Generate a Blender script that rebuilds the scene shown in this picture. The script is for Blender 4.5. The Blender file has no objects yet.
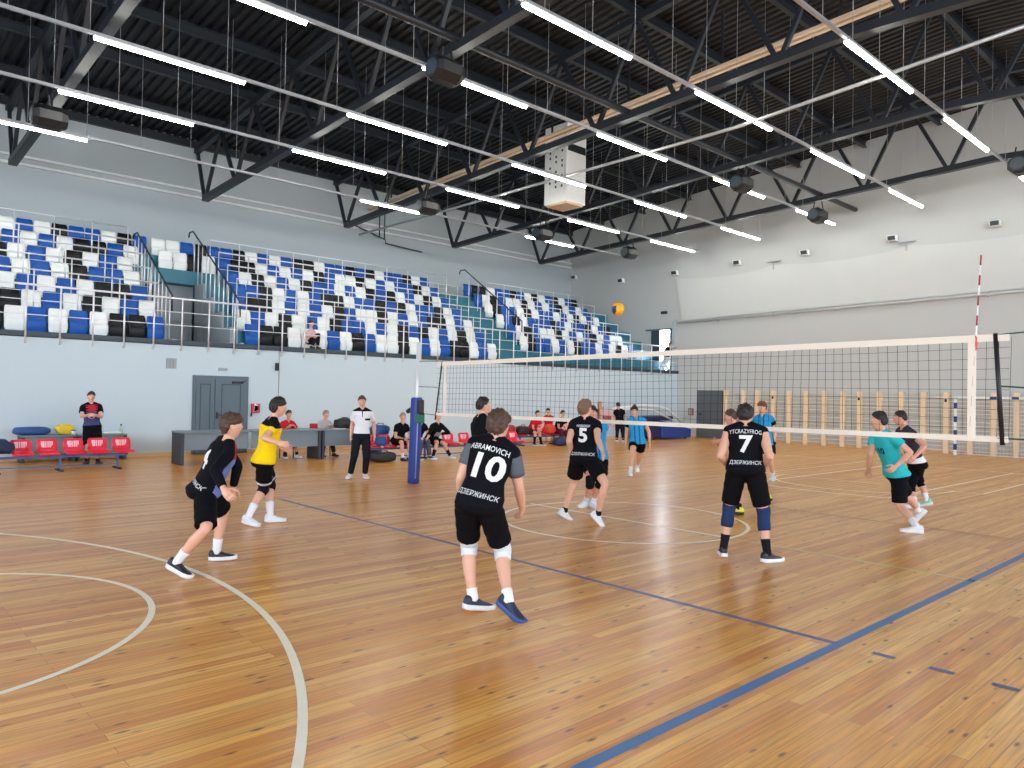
import bpy, bmesh, math, random
import numpy as np
from mathutils import Vector, Matrix
from mathutils.bvhtree import BVHTree
random.seed(7)
S = bpy.context.scene
COL = S.collection
V3 = lambda *a: np.array(a, float)

# ------------------------------------------------------------------ camera
FPX = 747.48
CAM = V3(-8.425, -2.364, 1.750)
YAW, PIT, ROL = .8272, .0143, .02
_f = V3(math.cos(YAW)*math.cos(PIT), math.sin(YAW)*math.cos(PIT), math.sin(PIT))
_r = V3(math.sin(YAW), -math.cos(YAW), 0)
_u = np.cross(_r, _f)
_c, _s = math.cos(ROL), math.sin(ROL)
AX = np.array([_c*_r + _s*_u, -_s*_r + _c*_u, _f])      # right, up, forward


def ray(px, py):
    return AX.T @ V3((px-512)/FPX, (384-py)/FPX, 1.0)


def at(px, py, axis, v):
    """real-world point seen at a photo pixel, lying in the plane axis = v"""
    d = ray(px, py)
    i = 'xyz'.index(axis)
    return CAM + (v-CAM[i])/d[i]*d


def at_depth(px, py, D):
    return CAM + D*ray(px, py)


def depth(P):
    return float(AX[2] @ (np.asarray(P)-CAM))


def pix(P):
    q = AX @ (np.asarray(P)-CAM)
    return np.array([512+FPX*q[0]/q[2], 384-FPX*q[1]/q[2]])


cam_d = bpy.data.cameras.new('camera')
cam = bpy.data.objects.new('camera', cam_d)
COL.objects.link(cam)
cam_d.sensor_width = 36
cam_d.lens = FPX/1024*36
cam_d.clip_end = 200
_m = Matrix(((AX[0][0], AX[1][0], -AX[2][0], CAM[0]), (AX[0][1], AX[1][1], -AX[2][1], CAM[1]),
             (AX[0][2], AX[1][2], -AX[2][2], CAM[2]), (0, 0, 0, 1)))
cam.matrix_world = _m
S.camera = cam
S.view_settings.view_transform = 'Standard'
S.view_settings.look = 'None'
S.view_settings.gamma = 1
S.view_settings.use_curve_mapping = False
S.view_settings.exposure = 1.55
S.cycles.use_denoising = True
S.cycles.max_bounces = 8
S.cycles.diffuse_bounces = 4
S.cycles.glossy_bounces = 4
S.cycles.sample_clamp_indirect = 6

# ------------------------------------------------------------------ materials
MATS = {}


def srgb(h):
    if isinstance(h, str):
        h = h.lstrip('#')
        c = [int(h[i:i+2], 16)/255 for i in (0, 2, 4)]
    else:
        c = h
    return tuple((x/12.92 if x <= .04045 else ((x+.055)/1.055)**2.4) for x in c) + (1,)


def mat(name, col, rough=.6, metal=0, var=.06, scale=8, spec=.5, bump=0, emit=0, coat=0):
    """principled surface with a little procedural noise in its colour"""
    if name in MATS:
        return MATS[name]
    m = bpy.data.materials.new(name)
    m.use_nodes = True
    nt = m.node_tree
    b = nt.nodes['Principled BSDF']
    c = srgb(col)
    b.inputs['Roughness'].default_value = rough
    b.inputs['Metallic'].default_value = metal
    b.inputs['Specular IOR Level'].default_value = spec
    b.inputs['Coat Weight'].default_value = coat
    tc = nt.nodes.new('ShaderNodeTexCoord')
    nz = nt.nodes.new('ShaderNodeTexNoise')
    nz.inputs['Scale'].default_value = scale
    nz.inputs['Detail'].default_value = 4
    nt.links.new(tc.outputs['Object'], nz.inputs['Vector'])
    mx = nt.nodes.new('ShaderNodeMix')
    mx.data_type = 'RGBA'
    mx.inputs[6].default_value = tuple(min(1, x*(1-var)) for x in c[:3]) + (1,)
    mx.inputs[7].default_value = tuple(min(1, x*(1+var)) for x in c[:3]) + (1,)
    nt.links.new(nz.outputs['Fac'], mx.inputs[0])
    nt.links.new(mx.outputs[2], b.inputs['Base Color'])
    if bump:
        bp = nt.nodes.new('ShaderNodeBump')
        bp.inputs['Strength'].default_value = bump
        bp.inputs['Distance'].default_value = .01
        nt.links.new(nz.outputs['Fac'], bp.inputs['Height'])
        nt.links.new(bp.outputs['Normal'], b.inputs['Normal'])
    if emit:
        b.inputs['Emission Color'].default_value = c
        b.inputs['Emission Strength'].default_value = emit
    MATS[name] = m
    return m


def floor_material():
    m = bpy.data.materials.new('varnished_plank_floor')
    m.use_nodes = True
    nt = m.node_tree
    N, L = nt.nodes, nt.links
    b = N['Principled BSDF']
    tc = N.new('ShaderNodeTexCoord')
    br = N.new('ShaderNodeTexBrick')
    br.inputs['Scale'].default_value = 1
    br.inputs['Brick Width'].default_value = 3.1
    br.inputs['Row Height'].default_value = .085
    br.inputs['Mortar Size'].default_value = .0022
    br.inputs['Mortar Smooth'].default_value = .2
    br.inputs['Bias'].default_value = .0
    br.offset = .37
    br.offset_frequency = 2
    br.inputs['Color1'].default_value = (0, 0, 0, 1)
    br.inputs['Color2'].default_value = (1, 1, 1, 1)
    br.inputs['Mortar'].default_value = (.5, .5, .5, 1)
    L.new(tc.outputs['Object'], br.inputs['Vector'])
    ramp = N.new('ShaderNodeValToRGB')
    e = ramp.color_ramp.elements
    e[0].position, e[0].color = 0, srgb('#d28029')
    e[1].position, e[1].color = 1, srgb('#f4b95e')
    for p, c in ((.3, '#df9434'), (.55, '#e69f3e'), (.8, '#ecaa4a')):
        q = e.new(p)
        q.color = srgb(c)
    L.new(br.outputs['Color'], ramp.inputs['Fac'])
    mp = N.new('ShaderNodeMapping')
    mp.inputs['Scale'].default_value = (.9, 22, 1)
    L.new(tc.outputs['Object'], mp.inputs['Vector'])
    gr = N.new('ShaderNodeTexNoise')
    gr.inputs['Scale'].default_value = 2.2
    gr.inputs['Detail'].default_value = 6
    gr.inputs['Distortion'].default_value = .4
    L.new(mp.outputs['Vector'], gr.inputs['Vector'])
    grr = N.new('ShaderNodeMapRange')
    grr.inputs[1].default_value, grr.inputs[2].default_value = .3, .75
    grr.inputs[3].default_value, grr.inputs[4].default_value = .66, 1.14
    L.new(gr.outputs['Fac'], grr.inputs[0])
    mul = N.new('ShaderNodeMix')
    mul.data_type = 'RGBA'
    mul.blend_type = 'MULTIPLY'
    mul.inputs[0].default_value = 1
    L.new(ramp.outputs['Color'], mul.inputs[6])
    L.new(grr.outputs[0], mul.inputs[7])
    # knots: stretched voronoi cells, only some of them
    mk = N.new('ShaderNodeMapping')
    mk.inputs['Scale'].default_value = (4.6, 15, 1)
    L.new(tc.outputs['Object'], mk.inputs['Vector'])
    vo = N.new('ShaderNodeTexVoronoi')
    vo.inputs['Scale'].default_value = .85
    vo.inputs['Randomness'].default_value = 1
    L.new(mk.outputs['Vector'], vo.inputs['Vector'])
    kr = N.new('ShaderNodeMapRange')
    kr.inputs[1].default_value, kr.inputs[2].default_value = .07, .2
    kr.inputs[3].default_value, kr.inputs[4].default_value = 1, 0
    L.new(vo.outputs['Distance'], kr.inputs[0])
    sp = N.new('ShaderNodeSeparateColor')
    L.new(vo.outputs['Color'], sp.inputs[0])
    gt = N.new('ShaderNodeMath')
    gt.operation = 'GREATER_THAN'
    gt.inputs[1].default_value = .45
    L.new(sp.outputs[0], gt.inputs[0])
    km = N.new('ShaderNodeMath')
    km.operation = 'MULTIPLY'
    L.new(kr.outputs[0], km.inputs[0])
    L.new(gt.outputs[0], km.inputs[1])
    kn = N.new('ShaderNodeMix')
    kn.data_type = 'RGBA'
    kn.inputs[7].default_value = srgb('#4a1f02')
    kf = N.new('ShaderNodeMath')
    kf.operation = 'MULTIPLY'
    kf.inputs[1].default_value = .88
    L.new(km.outputs[0], kf.inputs[0])
    L.new(kf.outputs[0], kn.inputs[0])
    L.new(mul.outputs[2], kn.inputs[6])
    mo = N.new('ShaderNodeMix')
    mo.data_type = 'RGBA'
    mo.inputs[7].default_value = srgb('#6d3f1a')
    mf = N.new('ShaderNodeMath')
    mf.operation = 'MULTIPLY'
    mf.inputs[1].default_value = .6
    L.new(br.outputs['Fac'], mf.inputs[0])
    L.new(mf.outputs[0], mo.inputs[0])
    L.new(kn.outputs[2], mo.inputs[6])
    L.new(mo.outputs[2], b.inputs['Base Color'])
    b.inputs['Roughness'].default_value = .32
    b.inputs['Specular IOR Level'].default_value = .35
    b.inputs['Coat Weight'].default_value = .22
    b.inputs['Coat Roughness'].default_value = .16
    bn = N.new('ShaderNodeTexNoise')
    bn.inputs['Scale'].default_value = 1
    mb = N.new('ShaderNodeMapping')
    mb.inputs['Scale'].default_value = (1.2, 9, 1)
    L.new(tc.outputs['Object'], mb.inputs['Vector'])
    L.new(mb.outputs['Vector'], bn.inputs['Vector'])
    bp = N.new('ShaderNodeBump')
    bp.inputs['Strength'].default_value = .09
    bp.inputs['Distance'].default_value = .02
    L.new(bn.outputs['Fac'], bp.inputs['Height'])
    L.new(bp.outputs['Normal'], b.inputs['Normal'])
    L.new(bp.outputs['Normal'], b.inputs['Coat Normal'])
    return m


def emission(name, col, strength):
    if name in MATS:
        return MATS[name]
    m = bpy.data.materials.new(name)
    m.use_nodes = True
    nt = m.node_tree
    nt.nodes.remove(nt.nodes['Principled BSDF'])
    e = nt.nodes.new('ShaderNodeEmission')
    e.inputs['Color'].default_value = srgb(col)
    e.inputs['Strength'].default_value = strength
    nt.links.new(e.outputs[0], nt.nodes['Material Output'].inputs[0])
    MATS[name] = m
    return m


M_WALL = mat('painted_wall', '#aeb9bc', .7, var=.025, scale=.6)
M_WALLB = mat('painted_wall_blue', '#bfd0d8', .6, var=.02, scale=.5)
M_WALLE = mat('painted_wall_grey', '#bcc0be', .7, var=.025, scale=.5)
M_STEEL = mat('dark_blue_steel', '#20262d', .45, var=.1, scale=3)
M_DECK = mat('black_roof_deck', '#131518', .5, var=.1, scale=2)
M_RAIL = mat('brushed_steel', '#e4e6e8', .32, .45, var=.05, scale=20)
M_ALU = mat('pale_aluminium', '#b4b8ba', .4, .5, var=.05)
M_TEAL = mat('teal_floor_paint', '#1f6d80', .45, var=.08, scale=3)
M_GREYW = mat('grey_paint', '#9aa3a8', .7, var=.05)
M_BLACK = mat('black_plastic', '#17181b', .5, var=.15)
M_WHITE = mat('white_plastic', '#e6ebe8', .4, var=.02)
M_DOOR = mat('slate_door_paint', '#53646f', .45, var=.04)
M_DOORD = mat('slate_door_groove', '#33414a', .5, var=.04)
M_WOOD = mat('pale_beech', '#d6b48a', .5, var=.08, scale=12)
M_RED = mat('red_plastic', '#e01b38', .3, var=.05)
M_BLUEP = mat('blue_powder_coat', '#3d5f93', .4, var=.05)
M_DESK = mat('grey_laminate', '#75858f', .45, var=.03)
M_DESKD = mat('dark_laminate', '#343a42', .5, var=.05)
M_LINEW = mat('white_line_paint', '#f3ead2', .4, var=.05, scale=15)
M_LINEB = mat('blue_line_paint', '#1f639c', .4, var=.12, scale=9)
M_LINEN = mat('navy_line_paint', '#3c5288', .4, var=.12, scale=9)
M_LINEG = mat('green_line_paint', '#bcc07c', .45, var=.15, scale=6)
M_LINEF = mat('faded_line_paint', '#a97e5c', .45, var=.15, scale=6)
M_CORD = mat('black_cord', '#15161a', .8)
M_TAPE = mat('cream_tape', '#ece3d3', .7, var=.03)
M_FOAMB = mat('blue_vinyl', '#1e3f8f', .45, var=.1, scale=6)
M_NAVYV = mat('navy_vinyl', '#1b2350', .5, var=.1)
M_DAY = emission('daylight_pane', '#e6f0ff', 8)
M_LED = emission('led_diffuser', '#fffdf4', 17)
M_SKY = emission('window_daylight', '#eaf2ff', 4.6)


# ------------------------------------------------------------------ mesh building
class MB:
    def __init__(s):
        s.v, s.f, s.mi, s.sm = [], [], [], []

    def add(s, vs, fs, mi=0, smooth=False):
        o = len(s.v)
        s.v += [tuple(map(float, p)) for p in vs]
        for f in fs:
            s.f.append([o+i for i in f])
            s.mi.append(mi)
            s.sm.append(smooth)
        return s

    def box(s, a, b, mi=0):
        x0, y0, z0 = a
        x1, y1, z1 = b
        return s.hexa([(x0, y0, z0), (x1, y0, z0), (x1, y1, z0), (x0, y1, z0),
                       (x0, y0, z1), (x1, y0, z1), (x1, y1, z1), (x0, y1, z1)], mi)

    def hexa(s, p, mi=0):
        return s.add(p, [(0, 3, 2, 1), (4, 5, 6, 7), (0, 1, 5, 4), (1, 2, 6, 5), (2, 3, 7, 6), (3, 0, 4, 7)], mi)

    def bar(s, p, q, w, h, up=(0, 0, 1), mi=0):
        """rectangular bar from p to q, w wide, h high"""
        p, q = V3(*p), V3(*q)
        d = (q-p)/np.linalg.norm(q-p)
        up = V3(*up)
        r = np.cross(d, up)
        if np.linalg.norm(r) < 1e-4:
            r = np.cross(d, V3(1, 0, 0))
        r /= np.linalg.norm(r)
        u = np.cross(r, d)
        c = []
        for e in (p, q):
            for a, b in ((-1, -1), (1, -1), (1, 1), (-1, 1)):
                c.append(e+r*a*w/2+u*b*h/2)
        return s.add(c, [(0, 1, 2, 3), (7, 6, 5, 4), (0, 4, 5, 1), (1, 5, 6, 2), (2, 6, 7, 3), (3, 7, 4, 0)], mi)

    def tube(s, pts, r, n=8, mi=0, closed=False):
        pts = [V3(*p) for p in pts]
        rs = r if hasattr(r, '__len__') else [r]*len(pts)
        rings = []
        k = len(pts)
        prev = None
        for i, p in enumerate(pts):
            if closed:
                d = pts[(i+1) % k]-pts[i-1]
            else:
                d = pts[min(i+1, k-1)]-pts[max(i-1, 0)]
            d = d/(np.linalg.norm(d)+1e-9)
            a = prev if prev is not None else (V3(0, 0, 1) if abs(d[2]) < .9 else V3(1, 0, 0))
            x = np.cross(d, a)
            if np.linalg.norm(x) < 1e-3:
                x = np.cross(d, V3(0, 1, 0))
            x /= np.linalg.norm(x)
            y = np.cross(x, d)
            prev = y
            rings.append([p+rs[i]*(math.cos(t)*x+math.sin(t)*y) for t in np.linspace(0, 2*math.pi, n, endpoint=False)])
        vs = [q for rg in rings for q in rg]
        fs = []
        for i in range(k if closed else k-1):
            j = (i+1) % k
            for t in range(n):
                u = (t+1) % n
                fs.append((i*n+t, i*n+u, j*n+u, j*n+t))
        if not closed:
            fs.append(tuple(range(n-1, -1, -1)))
            fs.append(tuple((k-1)*n+t for t in range(n)))
        return s.add(vs, fs, mi, True)

    def loft(s, rings, mi=0, smooth=True, cap=True):
        n = len(rings[0])
        vs = [q for rg in rings for q in rg]
        fs = []
        for i in range(len(rings)-1):
            for t in range(n):
                u = (t+1) % n
                fs.append((i*n+t, i*n+u, (i+1)*n+u, (i+1)*n+t))
        if cap:
            fs.append(tuple(range(n-1, -1, -1)))
            fs.append(tuple((len(rings)-1)*n+t for t in range(n)))
        return s.add(vs, fs, mi, smooth)

    def ell(s, c, r, fx=None, n=14, mi=0):
        """ellipsoid; fx = 3x3 rows of axes"""
        c = V3(*c)
        A = np.eye(3) if fx is None else np.array(fx)
        rings = []
        for i in range(1, n//2):
            th = math.pi*i/(n//2)
            rings.append([c+(r[0]*math.sin(th)*math.cos(p))*A[0]+(r[1]*math.sin(th)*math.sin(p))*A[1]-r[2]*math.cos(th)*A[2]
                          for p in np.linspace(0, 2*math.pi, n, endpoint=False)])
        o = len(s.v)
        s.loft(rings, mi, True, False)
        k = len(rings)
        b = len(s.v)
        s.v += [tuple(c-r[2]*A[2]), tuple(c+r[2]*A[2])]
        for t in range(n):
            u = (t+1) % n
            s.f.append([b, o+u, o+t]); s.mi.append(mi); s.sm.append(True)
            s.f.append([b+1, o+(k-1)*n+t, o+(k-1)*n+u]); s.mi.append(mi); s.sm.append(True)
        return s

    def mesh(s, name, mats, off=(0, 0, 0)):
        me = bpy.data.meshes.new(name)
        me.from_pydata([(x-off[0], y-off[1], z-off[2]) for x, y, z in s.v], [], s.f)
        for m in (mats if isinstance(mats, (list, tuple)) else [mats]):
            me.materials.append(m)
        me.polygons.foreach_set('material_index', s.mi)
        me.polygons.foreach_set('use_smooth', s.sm)
        me.update()
        return me

    def build(s, name, mats, parent=None, loc=None, bevel=0):
        """link as one object; coordinates are world, stored relative to the parent (or to loc)"""
        off = worldloc(parent) if parent is not None else (loc if loc is not None else (0, 0, 0))
        me = s.mesh(name, mats, off)
        o = bpy.data.objects.new(name, me)
        COL.objects.link(o)
        if parent is not None:
            o.parent = parent
        else:
            o.location = off
        if bevel:
            b = o.modifiers.new('edge', 'BEVEL')
            b.width = bevel
            b.segments = 2
            b.limit_method = 'ANGLE'
        return o


def worldloc(o):
    p = np.zeros(3)
    while o is not None:
        p = p+np.array(o.location)
        o = o.parent
    return tuple(p)


def tag(o, label=None, cat=None, group=None, kind=None):
    if label: o['label'] = label
    if cat: o['category'] = cat
    if group: o['group'] = group
    if kind: o['kind'] = kind
    return o


def thing(name, label, cat, loc, group=None):
    o = bpy.data.objects.new(name, None)
    o.empty_display_size = .1
    COL.objects.link(o)
    o.location = tuple(map(float, loc))
    return tag(o, label, cat, group)


def struct(name, mb, m, label, cat=None, parent=None):
    o = mb.build(name, m, parent)
    tag(o, label, None if parent else (cat or name.split('_')[0]), None, 'structure')
    return o


def copy_tree(o, loc, label, group=None):
    c = o.copy()
    COL.objects.link(c)
    c.location = loc
    c['label'] = label
    if group: c['group'] = group
    for ch in o.children:
        d = ch.copy()
        COL.objects.link(d)
        d.parent = c
        for g in ch.children:
            e = g.copy()
            COL.objects.link(e)
            e.parent = d
    return c


ORD = ['first', 'second', 'third', 'fourth', 'fifth', 'sixth', 'seventh', 'eighth', 'ninth', 'tenth', 'eleventh', 'twelfth',
       'thirteenth', 'fourteenth', 'fifteenth', 'sixteenth', 'seventeenth', 'eighteenth', 'nineteenth', 'twentieth',
       'twenty-first', 'twenty-second']

# ------------------------------------------------------------------ the hall
XE, YB, YF, YN, XN, YC = 20.64, 24.79, 17.88, -15.6, -20.0, 4.42


def ztop(y): return 11.78-.08*abs(y-YC)
def zbot(y): return 9.17-.045*abs(y-YC)


floor = struct('floor', MB().box((XN, YN, -.2), (XE+.3, YB, 0)), floor_material(), 'varnished orange plank floor of the sports hall')
LZ = 0


def line_mesh(pts, w, closed=False):
    """flat painted stripe along a polyline, 2 mm thick"""
    global LZ
    LZ = (LZ+1) % 7
    z = .0015+.0003*LZ
    P = [V3(*p)[:2] for p in pts]
    k = len(P)
    a, b = [], []
    for i in range(k):
        d = P[(i+1) % k]-P[i-1] if closed else P[min(i+1, k-1)]-P[max(i-1, 0)]
        d = d/np.linalg.norm(d)
        n = V3(-d[1], d[0], 0)[:2]*w/2
        a.append((P[i][0]+n[0], P[i][1]+n[1], z))
        b.append((P[i][0]-n[0], P[i][1]-n[1], z))
    m = MB()
    fs = [(i, k+i, k+(i+1) % k, (i+1) % k) for i in range(k if closed else k-1)]
    return m.add(a+b, fs)


def arc(cx, cy, r, a0, a1, n=72):
    return [(cx+r*math.cos(t), cy+r*math.sin(t), 0) for t in np.radians(np.linspace(a0, a1, n))]


def paint(name, pts, w, m, closed=False):
    o = line_mesh(pts, w, closed).build(name, m, floor)
    o['kind'] = 'structure'


paint('sideline', [(-9, 0, 0), (9, 0, 0)], .075, M_LINEB)
paint('attack_line', [(-3, 0, 0), (-3, 9, 0)], .06, M_LINEN)
paint('faded_attack_line', [(3, 0, 0), (3, 9, 0)], .05, M_LINEF)
for i in range(4):
    paint('dashed_attack_line', [(-3, -.235-.362*i, 0), (-3, -.385-.362*i, 0)], .06, M_LINEN)
paint('center_line', [(0, -3.1, 0), (0, 2.7, 0)], .045, M_LINEG)
paint('circle_line', [(0, 2.7, 0), (0, 6.3, 0)], .05, M_LINEW)
paint('center_circle', arc(0, YC, 1.72, 0, 360, 96)[:-1], .05, M_LINEW, True)
for sx in (-1, 1):
    A = arc(12.5*sx, YC, 6.75, 90+78 if sx > 0 else -78, 270-78 if sx > 0 else 78, 90)
    A = [(sx*14, A[0][1], 0)]+A+[(sx*14, A[-1][1], 0)]
    paint('three_point_line', A, .055, M_LINEW)
    paint('free_throw_arc', arc(8.2*sx, YC, 1.8, 90 if sx > 0 else -90, 270 if sx > 0 else 90, 48), .05, M_LINEW)
    paint('key_line', [(sx*14, YC-2.3, 0), (sx*8.2, YC-2.3, 0), (sx*8.2, YC+2.3, 0), (sx*14, YC+2.3, 0)], .05, M_LINEW)
paint('end_line', [(14, -3.1, 0), (14, 11.9, 0)], .05, M_LINEW)

# walls
struct('wall_left', MB().box((XN, YF, 0), (XE, YF+.12, 2.9)), M_WALLB, 'pale blue wall below the spectator stand')
struct('wall_back', MB().box((XN, YB, 0), (XE+.3, YB+.3, 10.6)), M_WALL, 'pale grey upper wall behind the spectator stand')
struct('wall_end', MB().box((XE, YN, 0), (XE+.3, YB, 12.2)), M_WALLE, 'grey end wall behind the wall bars')
struct('wall_near', MB().box((XN, YN-.3, 0), (XE+.3, YN, 12.2)), M_WALL, 'plain wall with tall windows beside the court')
struct('wall_rear', MB().box((XN-.3, YN, 0), (XN, YB, 12.2)), M_WALL, 'plain wall behind the near baseline')
struct('baseboard_left', MB().box((XN, YF-.025, 0), (XE, YF, .09)), M_WOOD, 'pale wooden skirting below the stand wall')
struct('baseboard_end', MB().box((XE-.025, YN, 0), (XE, YF, .09)), M_WOOD, 'pale wooden skirting along the end wall')

# tall daylight windows in the wall on the camera's side and behind the near baseline
n = 1
for x in np.arange(-17.2, 19, 6.1):
    w = struct(f'window_{n}', MB().box((x-.08, YN, 2.6), (x+4.6, YN+.06, 2.72)).box((x-.08, YN, 7.6), (x+4.6, YN+.06, 7.72))
               .box((x-.08, YN, 2.6), (x+.04, YN+.06, 7.72)).box((x+4.5, YN, 2.6), (x+4.6, YN+.06, 7.72)).box((x+2.2, YN, 2.6), (x+2.3, YN+.06, 7.72)),
               M_WHITE, 'tall window in the wall beside the court', 'window')
    MB().box((x, YN+.01, 2.7), (x+4.55, YN+.03, 7.65)).build('pane', M_SKY, w)
    n += 1
for y in (-11, -3.5, 4, 11.5):
    w = struct(f'window_{n}', MB().box((XN, y-.1, 2.9), (XN+.06, y+5.1, 3.02)).box((XN, y-.1, 7.4), (XN+.06, y+5.1, 7.52))
               .box((XN, y-.1, 2.9), (XN+.06, y, 7.5)).box((XN, y+5, 2.9), (XN+.06, y+5.1, 7.5)), M_WHITE, 'tall window behind the near baseline', 'window')
    MB().box((XN+.01, y, 3), (XN+.03, y+5, 7.42)).build('pane', M_SKY, w)
    n += 1

# ------------------------------------------------------------------ roof: corrugated deck, purlins, trusses
TX = [-4.5, 1.1, 6.6, 12.0, 17.42]
dk = MB()
xs, per = [], .26
x = -15.0
prof = []
while x < XE:
    prof += [(x, 0), (x+.1, 0), (x+.135, .07), (x+.225, .07)]
    x += per
prof.append((XE, 0))
ys = [YN, YC, YB]
vs = [(px, y, ztop(y)+.34+pz) for y in ys for px, pz in prof]
k = len(prof)
fs = [(j*k+i, j*k+i+1, (j+1)*k+i+1, (j+1)*k+i) for j in range(2) for i in range(k-1)]
dk.add(vs, fs)
ceil = struct('ceiling', dk, M_DECK, 'black corrugated metal roof deck')
struct('ceiling_rear', MB().box((XN, YN, 11.9), (-14.9, YB, 12.1)), M_DECK, 'dark roof panel over the near end', 'ceiling')
TOPY = [24.7]+[22.55-2.6*i for i in range(15)]
for y in TOPY:
    z = ztop(y)+.08
    p = MB()
    p.box((-15, y-.07, z), (XE, y+.07, z+.025)).box((-15, y-.012, z+.02), (XE, y+.012, z+.235)).box((-15, y-.07, z+.23), (XE, y+.07, z+.255))
    p.build('purlin', M_STEEL, ceil)
BOTY = [23.85-2.6*i for i in range(16)]
WHICH = ['nearest the camera', 'second from the camera', 'third, in the middle of the hall', 'fourth, before the end one', 'last, beside the end wall']
for xt, wh in zip(TX, WHICH):
    t = thing('roof_truss', f'dark steel lattice roof truss across the hall, {wh}', 'roof truss', (xt, YC, 8.3), 'roof trusses')
    b = MB()
    nodes = [(xt, y, zbot(y)) for y in BOTY]
    for p, q in ((nodes[0], (xt, YC, zbot(YC))), ((xt, YC, zbot(YC)), nodes[-1])):
        b.bar(p, q, .22, .18)
    b.build('bottom_chord', M_STEEL, t)
    b = MB()
    for p, q in (((xt, YB, ztop(YB)), (xt, YC, ztop(YC))), ((xt, YC, ztop(YC)), (xt, YN, ztop(YN)))):
        b.bar(p, q, .18, .16)
    b.build('top_chord', M_STEEL, t)
    tops = [24.7]+[22.55-2.6*i for i in range(15)]
    for i, y in enumerate(BOTY):
        for yt in (tops[i], tops[i+1] if i+1 < len(tops) else YN+.1):
            MB().bar((xt, y-.04*np.sign(y-yt), zbot(y)), (xt, yt, ztop(yt)), .1, .1).build('diagonal', M_STEEL, t)
# long tie tube and thin service pipes under the roof
o = MB().tube([(x, 9.75, 9.05) for x in np.linspace(-9, 20.3, 4)], .09, 10).build('tie_tube', M_STEEL, None, (5, 9.75, 9.05))
tag(o, 'long blue-grey steel tube running lengthwise through the roof trusses', 'tube')
o = MB().tube([(7.6, 24.5, 8.2), (8.0, 20.2, 8.37), (8.2, 7.6, 8.55), (8.3, 0, 9.1)], .045, 8).build('service_pipe', M_ALU, None, (8, 12, 8.5))
tag(o, 'thin grey pipe crossing the hall under the third roof truss', 'pipe')
# pale pair of rails beside the middle truss
t = thing('curtain_track', 'pale wooden-coloured double curtain rail along the third roof truss', 'rail', (8.15, 12, 9.9))
for dx in (-.13, .09):
    MB().bar((8.15+dx, 24.5, 9.35), (8.15+dx, 3.2, 10.35), .11, .07).build('track', mat('pale_track', '#e3cfb2', .45, var=.05), t)
for y in np.arange(5, 24, 3.0):
    z = 9.35+(24.5-y)*.047
    MB().bar((8.12, y, z), (8.12, y, ztop(y)+.1), .05, .05).build('hanger', M_STEEL, t)
# hanging white duct box
t = thing('duct_box', 'tall white ventilation box hanging below the roof', 'duct', (10.0, 15.0, 8.3))
x0, y0 = 9.6, 14.75
m_perf = mat('perforated_panel', '#d9d6ce', .6, var=.1, scale=6)
MB().box((x0, y0, 8.25), (x0+.95, y0+1.05, 10.9)).build('casing', M_WHITE, t, bevel=.02)
g = MB()
for r in range(9):
    for c in range(3):
        if (r*3+c*2) % 5 < 3:
            g.box((x0-.02, y0+.18+c*.28, 8.75+r*.17), (x0-.005, y0+.24+c*.28, 8.83+r*.17))
g.build('vent_slots', M_DOORD, t)
MB().box((x0+.04, y0-.02, 9.95), (x0+.9, y0-.003, 10.2)).build('dark_band', M_STEEL, t)
MB().box((x0+.06, y0+.06, 8.2), (x0+.89, y0+.99, 8.25)).build('bottom_panel', M_WOOD, t)  # beech colour stands in for orange light on the box's underside

# ------------------------------------------------------------------ rows of LED tubes on rails
ROWS = [([((848, 40), (908, 92)), ((945, 118), (987, 150)), ((1012, 168), (1040, 190))], -2, 17.6, 'on the rail nearest the camera'),
        ([((528, 0), (632, 57)), ((700, 90), (768, 130)), ((813, 150), (860, 177)), ((890, 190), (925, 210))], -6, 19.5, 'on the second rail'),
        ([((225, -13), (310, 20)), ((426, 65), (525, 107)), ((600, 133), (665, 160)), ((715, 178), (760, 198)), ((795, 210), (832, 225))], -8, 19.8, 'on the third rail'),
        ([((98, 30), (248, 80)), ((350, 112), (448, 143)), ((515, 163), (582, 187)), ((632, 202), (683, 217)), ((720, 228), (755, 241))], -8, 20, 'on the fourth rail'),
        ([((60, 87), (195, 123)), ((295, 148), (385, 173)), ((450, 187), (517, 207)), ((565, 220), (615, 233)), ((652, 240), (690, 252))], -8, 19.9, 'on the fifth rail'),
        ([((-50, 106), (90, 137)), ((360, 200), (418, 213)), ((522, 237), (570, 247))], -8, 19, 'on the rail nearest the stand')]


def on_rail(px, py):
    z = 8.5
    for _ in range(8):
        z = zbot(at(px, py, 'z', z)[1])-.40
    return at(px, py, 'z', z)


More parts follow.
